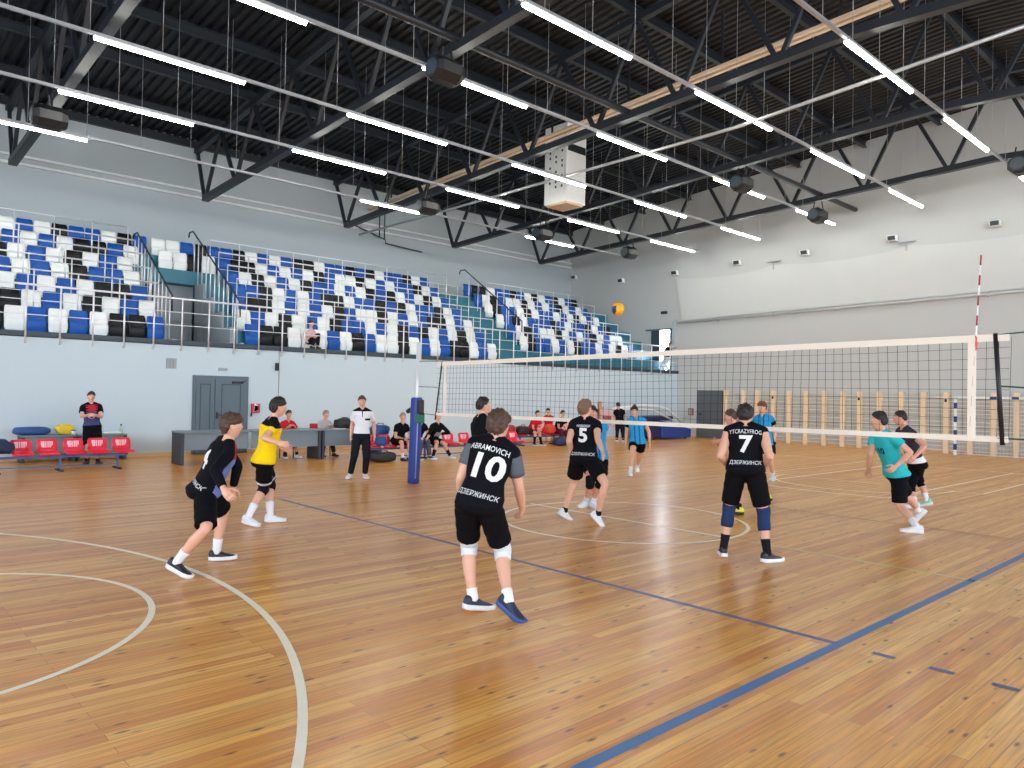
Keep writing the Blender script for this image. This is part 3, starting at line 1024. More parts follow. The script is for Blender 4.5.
desk(-2.46, -.86, 15.1, .76, .68, 'grey desk in front of the slate door, leftmost of the row', panels=(True, False))
desk(-.84, 1.0, 15.08, .76, .68, 'grey desk with a red-shirted person sitting behind it', panels=(False, True))
desk(1.02, 2.75, 15.04, .76, .68, 'grey desk with a person in a pale jacket sitting behind it')
desk(-5.17, -4.1, 17.2, .62, .55, 'grey table behind the left red bench, with a blue bag on it')
desk(-4.06, -3.02, 17.2, .62, .55, 'grey table beside the standing coach, with small white things on it')

# red beam seating
def shell_part(x, y, z, t, label=None):
    """one red shell facing -y, seat front edge at y"""
    rg = []
    prof = [(-.0, .0), (.02, .03), (.14, .022), (.27, .03), (.33, .06), (.36, .14), (.385, .235), (.40, .29)]
    for j, (dy, dz) in enumerate(prof):
        w = .185 if j < 6 else (.19 if j == 6 else .16)
        cv = .02 if j in (2, 3) else .0
        top = [V3(x+w*u, y+dy-.03*u*u*(j > 4), z+dz+cv*u*u) for u in np.linspace(-1, 1, 7)]
        bot = [V3(x+w*u, y+dy+.018*(j > 3)-.03*u*u*(j > 4), z+dz-.016*(j <= 4)+cv*u*u) for u in np.linspace(1, -1, 7)]
        rg.append(top+bot)
    s_ = MB().loft(rg).build('seat_shell', M_RED, t)
    g = MB()
    for i, u in enumerate((-.09, -.055, -.015, .025, .06, .095)):
        w = .011 if i > 1 else .016
        yb0, yb1 = y+.352, y+.378
        g.hexa([(x+u-w, yb0-.004, z+.12), (x+u+w, yb0-.004, z+.12), (x+u+w, yb0+.004, z+.12), (x+u-w, yb0+.004, z+.12),
                (x+u-w, yb1-.004, z+.245), (x+u+w, yb1-.004, z+.245), (x+u+w, yb1+.004, z+.245), (x+u-w, yb1+.004, z+.245)])
    g.build('pale_slot', mat('pale_pink_slot', '#f3c9d2', .5), s_)
    MB().box((x-.03, y+.1, z-.05), (x+.03, y+.3, z+.01)).build('bracket', M_BLUEP, t)


def bench(xs, y, label, legs, xa, xb, slot=True):
    t = thing('beam_bench', label, 'bench', ((xa+xb)/2, y+.2, 0), 'red seat benches')
    for x in xs: shell_part(x, y, .36, t)
    MB().bar((xa, y+.2, .3), (xb, y+.2, .3), .05, .05).build('beam', M_BLUEP, t)
    for x in legs:
        MB().bar((x, y+.2, .28), (x, y+.2, .04), .04, .04).build('leg', M_BLUEP, t)
        MB().box((x-.03, y-.03, 0), (x+.03, y+.45, .035)).build('foot', M_BLACK, t)
    MB().bar((legs[0], y+.2, .1), (legs[-1], y+.2, .1), .025, .025).build('lower_bar', M_BLUEP, t)
    return t


bx = [float(at(px, 449, 'y', 15.05)[0]) for px in (-23, 23.5, 50, 76.5, 101, 125)]
bench(bx[1:]+[bx[1]-.6], 15.0, 'row of red shell seats on a blue beam at the far left', [-5.9, -4.83, -3.75], -6.6, -3.55)
bx = [float(at(px, 440, 'y', 13.9)[0]) for px in (372, 388, 404, 420, 436, 452, 468, 482, 494, 506, 517)]
bench(bx, 13.75, 'long red shell bench behind the padded post', [bx[0]+.3, bx[3]+.2, bx[6], bx[9]], bx[0]-.25, bx[-1]+.25)
bx = [float(at(px, 441, 'y', 16.3)[0]) for px in (511, 522, 534, 545, 556, 567)]
bench(bx, 16.2, 'red shell bench near the far left corner of the court', [bx[1], bx[4]], bx[0]-.3, bx[-1]+.3)

# portable basketball hoop folded down by the end wall
t = thing('portable_basketball_hoop', 'folded portable basketball hoop with blue padded base near the end wall', 'basketball hoop', (18.6, 16.9, 0))
P = lambda px, py, y: at(px, py, 'y', y)
y0, y1 = 16.3, 17.4
m = MB()
m.hexa([(17.3, y0, .05), (19.4, y0, .05), (19.4, y1, .05), (17.3, y1, .05), (17.3, y0, .78), (19.4, y0, .42), (19.4, y1, .42), (17.3, y1, .78)])
m.build('padded_base', M_FOAMB, t, bevel=.04)
MB().box((16.5, y0+.1, .05), (17.28, y1-.1, .74)).build('padded_front', M_NAVYV, t, bevel=.04)
MB().box((16.3, y0+.15, .78), (18.3, y1-.15, .98)).build('top_cushion', M_NAVYV, t, bevel=.06)
for y in (y0+.15, y1-.2):
    MB().tube([P(684, 424, y), P(667, 409, y), P(657, 406, y), P(637, 405.5, y), P(613, 409, y)], .05, 8).build('arm', M_WHITE, t)
    MB().tube([P(680, 424, y), P(653, 410, y), P(637, 409, y), P(618, 410, y)], .04, 8).build('arm', M_WHITE, t)
q0, q1 = P(606, 411, 16.85), P(613, 427, 16.85)
bb = MB().box((q0[0]-.02, y0+.0, q1[2]), (q0[0]+.03, y1+.15, q0[2]+.06)).build('backboard', mat('pinkish_backboard', '#e3bfc2', .4), t, bevel=.01)
MB().box((q0[0]-.03, 16.55, q1[2]+.12), (q0[0]-.02, 17.15, q1[2]+.45)).build('target_square', mat('faded_red', '#a55a58', .5), bb)
MB().tube([(q0[0]+.35+.23*math.cos(q), 16.85+.23*math.sin(q), 1.2) for q in np.linspace(0, 2*math.pi, 20, endpoint=False)], .016, 6, closed=True).build('rim', M_RED, t)
for yy in (y0+.1, y1-.1):
    for x in (16.8, 19.1): MB().tube([(x, yy-.03, .05), (x, yy+.03, .05)], .05, 10).build('wheel', M_BLACK, t)

# ------------------------------------------------------------------ bags, clothing and small things
def lump(name, c, r, m_, label, cat, noise=.18, flat=.0, handle=None, seed=1):
    """soft bag-like body resting on its underside, with folds"""
    rnd = random.Random(seed)
    t = thing(name, label, cat, c)
    q = MB().ell((c[0], c[1], c[2]+r[2]), r, n=24)
    ph = [rnd.uniform(0, 6.3) for _ in range(6)]
    out = []
    for x, y, z in q.v:
        d = V3((x-c[0])/r[0], (y-c[1])/r[1], (z-c[2]-r[2])/r[2])
        d2 = np.sign(d)*np.abs(d)**.72
        k = 1+noise*(math.sin(3*d[0]+ph[0])*math.sin(2.6*d[1]+ph[1])+.6*math.sin(6*d[0]+5*d[2]+ph[2]))*(.4+.6*abs(d[2]))
        d2 = np.sign(d)*np.abs(d)**.6
        out.append((c[0]+d2[0]*r[0]*k, c[1]+d2[1]*r[1]*k, max(c[2]+.002, c[2]+r[2]+d2[2]*r[2]*k)))
    q.v = out
    q.build('body', m_, t)
    if handle:
        w = r[0]*.5
        MB().tube([(c[0]-w, c[1], c[2]+1.8*r[2]), (c[0]-w*.6, c[1]-.02, c[2]+2.25*r[2]), (c[0]+w*.6, c[1]-.02, c[2]+2.25*r[2]), (c[0]+w, c[1], c[2]+1.8*r[2])], .012, 6).build('handle', handle, t)
    return t


def onp(px, py, y, z=None):
    p = at(px, py, 'y', y)
    if z is not None: p[2] = z
    return p


M_BAGB = mat('blue_nylon', '#1d4a86', .55, var=.15, scale=10)
M_BAGK = mat('black_nylon', '#1a1c20', .55, var=.2, scale=10)
M_ORG = mat('orange_red_cloth', '#d8452b', .7, var=.3, scale=9)
M_DRED = mat('dark_red_cloth', '#9b2438', .7, var=.2, scale=8)
lump('sports_bag', onp(32, 432, 17.45, .62), (.36, .2, .095), M_BAGB, 'long blue sports bag lying on the left grey table', 'bag', .08, seed=3)
lump('yellow_bag', onp(64.5, 431, 17.45, .62), (.2, .16, .115), mat('yellow_cloth', '#e7c52a', .6, var=.12), 'yellow bundle on the left grey table', 'bag', .2, seed=5)
t = thing('water_bottle', 'small dark-capped bottle on the table beside the standing coach', 'bottle', onp(121, 431, 17.4, .62))
c = onp(121, 431, 17.4, .62)
MB().tube([c, c+V3(0, 0, .15), c+V3(0, 0, .19)], [.035, .035, .018], 10).build('bottle_body', mat('pale_green_plastic', '#a9c4a2', .3), t)
MB().tube([c+V3(0, 0, .19), c+V3(0, 0, .23)], .02, 8).build('cap', M_BLACK, t)
lump('folded_towel', onp(112, 432, 17.4, .62), (.2, .12, .025), M_WHITE, 'white folded cloth on the table beside the coach', 'towel', .08, seed=8)
t = thing('small_cup', 'small white and black cup by the yellow bundle', 'cup', onp(73.5, 432, 17.3, .62))
c = onp(73.5, 432, 17.3, .62)
MB().tube([c, c+V3(0, 0, .09)], [.04, .05], 10).build('cup_body', M_WHITE, t)
MB().tube([c+V3(0, 0, .09), c+V3(0, 0, .11)], .052, 10).build('lid', M_BLACK, t)
t = lump('jacket', (bx_l := float(at(-1, 447, 'y', 15.1)[0]), 15.2, .385), (.26, .18, .13), mat('navy_cloth', '#1c2748', .75, var=.2), 'navy jacket with red lining lying on the far left seat', 'jacket', .2, seed=4)
MB().ell((bx_l-.08, 15.22, .63), (.11, .09, .05), n=14).build('lining', M_DRED, t)
lump('sports_bag', onp(344, 432, 15.35, .76), (.27, .2, .13), M_BAGK, 'black bag on the desk between the seated person and the standing woman', 'bag', .12, handle=M_BAGK, seed=6)
lump('sports_bag', onp(380, 430, 14.3, .62), (.27, .16, .14), M_BAGB, 'bright blue bag on the red bench beside the man in black', 'bag', .15, handle=M_BAGB, seed=9)
lump('duffel_bag', (float(at(385, 455, 'y', 13.5)[0]), 13.6, 0), (.36, .18, .125), M_BAGK, 'long black duffel bag on the floor under the bench', 'bag', .05, handle=M_BAGK, seed=11)
lump('blue_jersey', (float(at(380, 442, 'y', 13.85)[0]), 13.82, .385), (.16, .12, .12), M_BAGB, 'blue jersey bundled on the red bench', 'clothing', .2, seed=12)
lump('red_jacket', (float(at(509.5, 437, 'y', 16.4)[0]), 16.42, .385), (.22, .16, .17), M_DRED, 'dark red jacket heaped on the far red bench', 'jacket', .15, seed=13)
lump('backpack', (float(at(522.5, 437, 'y', 16.3)[0]), 16.3, .385), (.23, .17, .15), M_BAGK, 'black backpack with a pale patch on the far red bench', 'bag', .1, handle=M_BAGK, seed=14)
lump('orange_bag', (float(at(549.5, 436, 'y', 16.3)[0]), 16.3, .385), (.24, .17, .17), M_ORG, 'orange and red bag on the far red bench', 'bag', .15, seed=15)
lump('duffel_bag', (float(at(563, 445, 'y', 15.6)[0]), 15.7, 0), (.3, .2, .16), mat('navy_nylon', '#232e4c', .6), 'navy bag on the floor in front of the far red bench', 'bag', .06, handle=M_BAGK, seed=16)
t = thing('notebook', 'open white papers lying on the desk before the person in a pale jacket', 'paper', (1.6, 15.25, .765))
MB().box((1.45, 15.13, .762), (1.75, 15.4, .772)).build('sheets', M_WHITE, t)

# ------------------------------------------------------------------ people
def nrm(v): return v/(np.linalg.norm(v)+1e-12)


SKIN = [mat('skin_fair', '#d9a68c', .5, var=.06, scale=14), mat('skin_rosy', '#d79c86', .5, var=.08, scale=14), mat('skin_tan', '#c08c6e', .5, var=.06, scale=14)]
HAIR = {'brown': mat('hair_brown', '#4a3326', .6, var=.3, scale=40), 'dark': mat('hair_dark', '#211a17', .6, var=.3, scale=40),
        'light': mat('hair_light_brown', '#7a5b43', .6, var=.25, scale=40), 'grey': mat('hair_grey', '#8d8681', .6, var=.2, scale=40),
        'ginger': mat('hair_ginger', '#6f4029', .6, var=.25, scale=40)}
M_EYE = mat('eye_white', '#e9e6e0', .3)
M_IRIS = mat('eye_iris', '#2c221b', .3)
M_BROW = mat('eyebrow', '#3a2a20', .7)
M_LIP = mat('lips', '#b26a5f', .5)


def cloth(name, col, **k): return mat(name, col, .85, spec=.12, bump=.25, scale=k.pop('scale', 18), var=k.pop('var', .1), **k)


M_TXT = mat('jersey_print', '#dfe3e4', .6, var=.03)
M_SHIRTK = cloth('black_jersey', '#0d0f15')
M_SHORTK = cloth('black_shorts', '#0b0c10')
M_LAV = cloth('lavender_print', '#6a7bb8', var=.45, scale=9)
M_REDP = cloth('red_print', '#b02a3c', var=.3)
M_NAVYS = cloth('navy_jersey', '#1b2440')
M_GREYS = cloth('grey_undershirt', '#5d646d')
M_YEL = cloth('yellow_jersey', '#f2cc16', var=.05)
M_BLUEJ = cloth('sky_blue_jersey', '#2f97cc', var=.12)
M_BLUED = cloth('blue_stripe', '#155f96', var=.1)
M_TEALJ = cloth('teal_jersey', '#2fb5bd', var=.06)
M_DGREY = cloth('dark_grey_shirt', '#363a44')
M_WHITEJ = cloth('white_shirt', '#e6e9ee', var=.03)
M_REDJ = cloth('red_jersey', '#c3202f')
M_PINKJ = cloth('pink_blouse', '#d3adb0')
M_GREYJ = cloth('pale_grey_jacket', '#b3b1b1')
M_SOCKW = cloth('white_sock', '#e4e6ea', var=.03)
M_SOCKK = cloth('black_sock', '#1a1c22')
M_PADW = cloth('white_knee_pad', '#d6dde2', var=.04)
M_PADK = cloth('black_knee_pad', '#17181c')
M_PADN = cloth('navy_knee_sleeve', '#26385c', var=.1)
M_PANTK = cloth('black_trousers', '#1b1d27')
M_SHOEW = mat('white_shoe', '#dde3e6', .5, var=.04)
M_SHOEK = mat('black_shoe', '#191b22', .5, var=.1)
M_SHOEN = mat('navy_shoe', '#20283f', .5, var=.1)
M_SHOEY = mat('yellow_shoe', '#e2dd2c', .5, var=.05)
M_SHOEG = mat('green_shoe', '#8fd0a0', .5, var=.05)
M_SOLEW = mat('white_sole', '#dfe3e5', .5)
M_SOLEB = mat('blue_sole', '#31508f', .5)
M_SOLEK = mat('black_sole', '#202226', .6)


def remesh(mb, name, mats, vox, root, smooth=2, matfn=None):
    """fuse the overlapping lofts into one continuous surface"""
    me = mb.mesh(name+'_raw', mats[0])
    o = bpy.data.objects.new(name+'_raw', me)
    COL.objects.link(o)
    r = o.modifiers.new('r', 'REMESH')
    r.mode = 'VOXEL'
    r.voxel_size = vox
    if smooth:
        s = o.modifiers.new('s', 'SMOOTH')
        s.iterations = smooth
        s.factor = .5
    dg = bpy.context.evaluated_depsgraph_get()
    dg.update()
    ev = o.evaluated_get(dg)
    me2 = bpy.data.meshes.new_from_object(ev)
    me2.name = name
    bpy.data.objects.remove(o)
    bpy.data.meshes.remove(me)
    loc = V3(*root.location)
    n = len(me2.vertices)
    co = np.empty(n*3)
    me2.vertices.foreach_get('co', co)
    co = co.reshape(-1, 3)
    nf = len(me2.polygons)
    me2.materials.clear()
    for m in mats: me2.materials.append(m)
    if matfn and len(mats) > 1:
        cen = np.empty(nf*3)
        me2.polygons.foreach_get('center', cen)
        mi = matfn(cen.reshape(-1, 3)).astype(np.int32)
    else:
        mi = np.zeros(nf, np.int32)
    me2.polygons.foreach_set('material_index', mi)
    me2.polygons.foreach_set('use_smooth', np.ones(nf, bool))
    me2.vertices.foreach_set('co', (co-loc).ravel())
    me2.update()
    ob = bpy.data.objects.new(name, me2)
    COL.objects.link(ob)
    ob.parent = root
    return ob


def ring(c, a, b, ra, rb, n=18, p=.85):
    out = []
    for t in np.linspace(0, 2*math.pi, n, endpoint=False):
        x, y = math.cos(t), math.sin(t)
        out.append(c+a*ra*math.copysign(abs(x)**p, x)+b*rb*math.copysign(abs(y)**p, y))
    return out


def limb(mb, P, R, n=14, ecc=1.0, cap=True):
    """rounded tapering tube through points P with radii R"""
    pts, rs = [V3(*p) for p in P], list(R)
    if cap:
        d0, d1 = nrm(pts[0]-pts[1]), nrm(pts[-1]-pts[-2])
        pts = [pts[0]+d0*rs[0]*.8, pts[0]+d0*rs[0]*.45]+pts+[pts[-1]+d1*rs[-1]*.45, pts[-1]+d1*rs[-1]*.8]
        rs = [rs[0]*.45, rs[0]*.85]+rs+[rs[-1]*.85, rs[-1]*.45]
    mb.tube(pts, rs, n)


def lerp(a, b, t): return a+(b-a)*t


def profile(A, B, rad):
    """points between A and B with a list of (t, radius)"""
    return [lerp(A, B, t) for t, r in rad], [r for t, r in rad]


def head_pts(nu=36, nv=26):
    th = np.linspace(0, math.pi, nv+1)[1:-1]
    ph = np.linspace(0, 2*math.pi, nu, endpoint=False)
    D = [[np.array([math.sin(t)*math.cos(p), math.sin(t)*math.sin(p), -math.cos(t)]) for p in ph] for t in th]
    return D


def head_shape(d, feat=True):
    """unit direction -> head surface point (x right, y face, z up), for a 1.75 m person"""
    x, y, z = d
    X, Y, Z = x*.0745, y*.096, z*.118
    if z < 0:
        X *= 1-.30*(-z)**1.6
        if y > 0: Y *= 1-.10*(-z)
        else: Y *= 1-.50*min(1, (-z)*1.1)
    if y > 0:
        Y *= 1-.05*(1-abs(z))
        if feat:
            g = lambda cx, cz, sx, sz: math.exp(-((x-cx)/sx)**2-((z-cz)/sz)**2)
            Y += .021*g(0, -.17, .15, .13)+.012*g(0, .02, .11, .2)
            Y -= .010*(g(.38, .04, .2, .13)+g(-.38, .04, .2, .13))
            Y += .005*g(0, .2, .6, .1)
            Y += .007*g(0, -.47, .28, .07)+.006*g(0, -.60, .25, .06)-.004*g(0, -.535, .3, .03)
            Y += .010*g(0, -.86, .35, .14)
    return np.array([X, Y, Z])


HD = head_pts()
HD2 = head_pts(72, 50)
from mathutils import noise as mnoise


def person(label, H=1.75, group=None, skin=0, hair='brown', hairlen=1.0, hairstyle='short', vox=.011,
           pel=None, neck=None, head=None, hipaz=0, shaz=None, headaz=None, headpitch=0, headroll=0,
           feet=None, arms=None, knees=(None, None), shirt=None, sleeve=.45, shirtmats=None, shirtfn=None, shirthem=-.03,
           bottom=None, bottomlen=.8, bottommat=None, bottomflare=.02, socks=None, socklen=.35, pads=None, padrange=(.82, .3), shoe=None, sole=None,
           back=None, chest=None, build=1.0, D=None, undersleeve=None, base=None, extra=None, hemflare=.009, bottomband=None):
    """feet: [(left) (right)] each (px, py, ankle_z, toe_az, toe_pitch) ; azimuths in degrees: 0 = away from the camera, 90 = image right"""
    k = H/1.75
    azv = lambda px, a: (lambda d: V3(*d))(np.array([math.cos(q), math.sin(q), 0]) if False else [math.cos(q), math.sin(q), 0]) if False else None
    r0 = ray(pel[0], pel[1])
    az0 = math.atan2(r0[1], r0[0])
    dirv = lambda a: V3(math.cos(az0-math.radians(a)), math.sin(az0-math.radians(a)), 0)
    # --- skeleton
    ank = []
    for f in feet:
        if len(f) > 5: ank.append(at_depth(f[0], f[1], f[5]))
        else: ank.append(at(f[0], f[1], 'z', f[2]))
    D0 = D if D else (depth(ank[0])+depth(ank[1]))/2
    Pc = at_depth(pel[0], pel[1], D0+pel[2])
    Nc = at_depth(neck[0], neck[1], D0+pel[2]+neck[2])
    Hc = at_depth(head[0], head[1], D0+pel[2]+neck[2]+head[2])
    shaz = hipaz if shaz is None else shaz
    headaz = shaz if headaz is None else headaz
    u = nrm(Nc-Pc)
    TL = np.linalg.norm(Nc-Pc)
    hf = dirv(hipaz); hr = nrm(np.cross(hf, V3(0, 0, 1)))
    sf = dirv(shaz); sr = np.cross(sf, V3(0, 0, 1)); sr = nrm(sr-u*(sr@u)); sf = np.cross(u, sr)
    ur = nrm(u*.5+V3(0, 0, .5))
    hr = nrm(hr-ur*(hr@ur)); hf = np.cross(ur, hr)
    root = thing('person', label, 'person', (*((ank[0]+ank[1])/2)[:2], 0) if base is None else base, group)
    hips = [Pc-hr*.088*k, Pc+hr*.088*k]
    thigh, shank = .245*H, .246*H
    kn = []
    for i in (0, 1):
        a, b = hips[i], ank[i]
        d = b-a
        L = np.linalg.norm(d)
        th_, sh_ = thigh, shank
        if L > (th_+sh_)*.995:
            sc = L/((th_+sh_)*.99); th_ *= sc; sh_ *= sc
        e = nrm(d)
        x = (th_**2-sh_**2+L*L)/(2*L)
        rr = math.sqrt(max(0, th_**2-x*x))
        toe = dirv(feet[i][3])
        pole = hf*.6+toe*.6
        pole = nrm(pole-e*(pole@e))
        side = np.cross(e, pole)
        best = pole
        if knees[i] is not None:
            bs = 1e9
            for q in np.radians(np.arange(-80, 81, 5)):
                v = pole*math.cos(q)+side*math.sin(q)
                s_ = np.linalg.norm(pix(a+e*x+v*rr)-np.array(knees[i]))+abs(q)*.6
                if s_ < bs: bs, best = s_, v
        kn.append(a+e*x+best*rr)
    hw = .0945*H
    sh = [Nc-sr*hw*build-u*.040*H, Nc+sr*hw*build-u*.040*H]
    ua, fa = .168*H, .148*H
    el, wr = [], []
    for i in (0, 1):
        A_ = arms[i]
        # A_ = (elbow px, sign, wrist px, sign)
        def solve(p, px, L, sg):
            d = ray(*px); d = d/np.linalg.norm(d)
            o = CAM-p
            b = o@d; c = o@o-L*L
            disc = b*b-c
            t = -b+(sg*math.sqrt(disc) if disc > 0 else 0)
            q = CAM+d*t
            return p+nrm(q-p)*L
        e = solve(sh[i], A_[0], ua, A_[1])
        el.append(e)
        wr.append(solve(e, A_[2], fa, A_[3]))
    # head frame
    hd = dirv(headaz)
    hu = V3(0, 0, 1)
    hd = nrm(hd*math.cos(math.radians(headpitch))+hu*math.sin(math.radians(headpitch)))
    hx = nrm(np.cross(hd, hu)); hz = np.cross(hx, hd)
    if headroll:
        q = math.radians(headroll)
        hx, hz = hx*math.cos(q)+hz*math.sin(q), hz*math.cos(q)-hx*math.sin(q)
    HF = np.array([hx, hd, hz])
    hk = k*1.0
    HP = lambda p: Hc+(np.array(p)*hk)@HF
    # --- body
    b = MB()
    secs = [(-.13, .070, .062, 0), (-.06, .098, .078, -.004), (.02, .104, .082, -.006), (.12, .100, .074, 0), (.25, .090, .063, .004), (.38, .086, .060, .006),
            (.55, .094, .066, .004), (.7, .102, .070, 0), (.82, .103, .066, -.004), (.9, .088, .056, -.004), (.96, .058, .045, 0), (1.0, .036, .036, .002)]
    def torso(mb, infl=0, t0=-1, t1=2, flare=0, p=.85, grow=None):
        rings = []
        S_ = [s for s in secs if t0 <= s[0] <= t1]
        def interp(t):
            for a, c in zip(secs, secs[1:]):
                if a[0] <= t <= c[0]:
                    f = (t-a[0])/(c[0]-a[0])
                    return tuple(lerp(np.array(a), np.array(c), f))
            return secs[0] if t < secs[0][0] else secs[-1]
        ts = sorted(set([max(t0, -.13) if t0 > -1 else -.13]+[s[0] for s in S_]+[min(t1, 1.0)]))
        for t in ts:
            _, w, d, yo = interp(t)
            f = min(1, max(0, (t-.1)/.7))
            rx = nrm(lerp(hr, sr, f)); fw = nrm(lerp(hf, sf, f))
            c = Pc+u*TL*t+fw*yo*H/1.75
            ex = infl+flare*max(0, 1-t/.45)
            if grow: ex += grow(t)
            rings.append(ring(c, rx, fw, w*H*build*.97+ex, d*H*build*.97+ex, 22, p))
        mb.loft(rings)
    torso(b)
    # neck and head
    limb(b, [Nc-u*.03*H+sf*.0, lerp(Nc, Hc, .35), lerp(Nc, Hc, .75)], [.036*H, .031*H, .030*H])
    rg = [[HP(head_shape(d)) for d in row] for row in HD]
    b.loft(rg)
    for sx in (-1, 1):
        b.ell(HP((sx*.0735, -.004, -.002)), (.011*hk, .020*hk, .031*hk), HF, 10)
    # arms and hands
    for i in (0, 1):
        sg = -1 if i == 0 else 1
        limb(b, [Nc+sr*sg*.015*H+u*.006*H, lerp(Nc, sh[i], .5)+u*.004*H, sh[i]], [.030*H, .031*H, .0330*H*build])
        P_, R_ = profile(sh[i], el[i], [(0, .0330*H*build), (.3, .0290*H*build), (.6, .0270*H*build), (1, .0225*H)])
        limb(b, P_, R_)
        P_, R_ = profile(el[i], wr[i], [(0, .0228*H), (.25, .0250*H), (.6, .0205*H), (1, .0150*H)])
        limb(b, P_, R_)
        # hand frame
        d = nrm(wr[i]-el[i])
        inw = -sr*sg
        if len(arms[i]) > 4 and arms[i][4] is not None:
            d = nrm(d+arms[i][4][0]*AX[0]+arms[i][4][1]*AX[1]+arms[i][4][2]*AX[2])
        if len(arms[i]) > 6: inw = sf+.3*inw
        pn = nrm(inw-d*(inw@d)+1e-6)           # palm faces the body
        sd = np.cross(pn, d)                    # across the knuckles
        if sd@sf < 0: sd = -sd                  # thumb side forward
        W = wr[i]
        pl, pw, pt = .052*H, .0235*H, .0105*H
        rgp = []
        for t, w_, t_ in ((-.12, .6, 1.1), (.1, .75, 1.15), (.4, .95, 1.1), (.75, 1.02, 1.0), (1.0, .92, .85)):
            rgp.append(ring(W+d*pl*t, sd, pn, pw*w_, pt*t_, 14))
        b.loft(rgp)
        curl = arms[i][5] if len(arms[i]) > 5 else .45
        for j, (off, ln) in enumerate(((.78, .040), (.26, .045), (-.26, .042), (-.76, .033))):
            p0 = W+d*pl*.92+sd*pw*off
            q = p0; pts = [p0-d*.012]; ang = .12
            spread = off*.10*(1.3-curl)
            for s_, fr in enumerate((.45, .32, .26)):
                ang += curl*(.55 if s_ == 0 else .75)*(1+.12*j)
                v = nrm(d*math.cos(ang)+pn*math.sin(ang)+sd*spread)
                q = q+v*ln*H*fr
                pts.append(q)
            limb(b, pts, [.0050*H, .0050*H, .0046*H, .0041*H], 8)
        p0 = W+d*pl*.18+sd*pw*.75
        v1 = nrm(d*.62+sd*.75+pn*.25); v2 = nrm(d*.9+sd*.3+pn*.35)
        limb(b, [p0-sd*.008, p0+v1*.022*H, p0+v1*.022*H+v2*.018*H, p0+v1*.022*H+v2*.033*H], [.0066*H, .0062*H, .0055*H, .0046*H], 8)
    # legs
    def leg_r(t):
        return float(np.interp(t, [-.03, .12, .4, .75, 1, 1.12, 1.32, 1.6, 1.85, 2], [.050*build, .0525*build, .0455*build, .0365, .0315, .0300, .0335, .0262, .0205, .0215]))*H
    def leg_c(i, t):
        c_ = lerp(hips[i], kn[i], t) if t <= 1 else lerp(kn[i], ank[i], t-1)
        w_ = float(np.interp(t, [0, .15, .5, .9, 1, 1.15, 1.35, 1.7, 2], [0, .004, .008, .003, .004, -.004, -.011, -.008, 0]))
        return c_+dirv(feet[i][3])*w_*k
    toes = []
    for i in (0, 1):
        ts_ = [-.03, .12, .4, .75, .95, 1.05, 1.12, 1.32, 1.6, 1.85, 2.0]
        limb(b, [leg_c(i, t) for t in ts_], [leg_r(t) for t in ts_])
        az, pt_ = feet[i][3], math.radians(feet[i][4])
        fd = dirv(az)
        fv = nrm(fd*math.cos(pt_)+V3(0, 0, 1)*math.sin(pt_))
        fs_ = nrm(np.cross(fv, V3(0, 0, 1))); fu = np.cross(fs_, fv)
        toes.append((fv, fs_, fu))
        A_ = ank[i]
        limb(b, [A_-fv*.025*k-fu*.040*k, A_+fv*.03*k-fu*.042*k, A_+fv*.09*k-fu*.054*k, A_+fv*.14*k-fu*.058*k], [.024*k, .026*k, .020*k, .014*k], 10)
    skm = SKIN[skin]
    body = remesh(b, 'body', [skm], vox*.8 if vox < .01 else vox, root, 1)
    # --- eyes, brows, mouth
    for sx in (-1, 1):
        c = HP((sx*.0295, .0755, .006))
        e = MB().ell(c, (.0125*hk, .0105*hk, .0075*hk), HF, 10)
        ob = e.build('eye', M_EYE, root)
        MB().ell(HP((sx*.0295, .083, .006)), (.0058*hk, .004*hk, .0058*hk), HF, 8).build('iris', M_IRIS, ob)
        MB().tube([HP((sx*.012, .0885, .026)), HP((sx*.03, .0845, .031)), HP((sx*.047, .074, .026))], [.0030*hk, .0038*hk, .0022*hk], 6).build('eyebrow', HAIR.get(hair, M_BROW) if hair != 'grey' else M_BROW, root)
    MB().tube([HP((-.022, .0825, -.0615)), HP((0, .0905, -.0600)), HP((.022, .0825, -.0615))], [.0025*hk, .0046*hk, .0025*hk], 6).build('mouth', M_LIP, root)
    # --- hair
    rs = random.Random(len(label)*7+int(H*1000))
    p1, p2, p3_ = [rs.uniform(0, 6.3) for _ in range(3)]
    hm = MB()
    rg = []
    for row in (HD2 if vox < .01 else HD):
        rr_ = []
        for d in row:
            x, y, z = d
            front = .50 if hairstyle != 'fringe' else .26
            zt = lerp(.10, front, max(0, y)**1.0) if y > 0 else lerp(.10, -.58 if hairlen > .9 else (-.42 if hairlen > .6 else -.25), min(1, -y*1.25))
            if abs(x) > .8 and y > -.25: zt = max(zt, .13)
            m_ = 1/(1+math.exp(-(z-zt)/.045))
            p_ = head_shape(d, False)
            tk = (.009+.017*hairlen*(1 if z > .2 else .75))
            dv = Vector((x*1.0+p1, y+p2, z*.7))
            tk *= 1+.55*mnoise.noise(dv*3.2)+.40*mnoise.noise(dv*9)+.25*mnoise.noise(dv*22)
            if hairstyle == 'fringe' and y > .3 and z > .1: tk *= 1.15
            off = m_*tk-(1-m_)*.016
            rr_.append(HP(p_+d*off))
        rg.append(rr_)
    hm.loft(rg)
    hm.build('hair', HAIR[hair], root)
    if hairstyle == 'bun':
        MB().ell(HP((0, -.045, .13)), (.033*hk, .033*hk, .03*hk), HF, 12).build('hair_bun', HAIR[hair], root)
    if hairstyle == 'ponytail':
        MB().tube([HP((0, -.1, .03)), HP((0, -.13, -.02)), HP((0, -.125, -.1))], [.02*hk, .024*hk, .012*hk], 8).build('ponytail', HAIR[hair], root)
    # --- shirt
    cv = max(vox, .009)
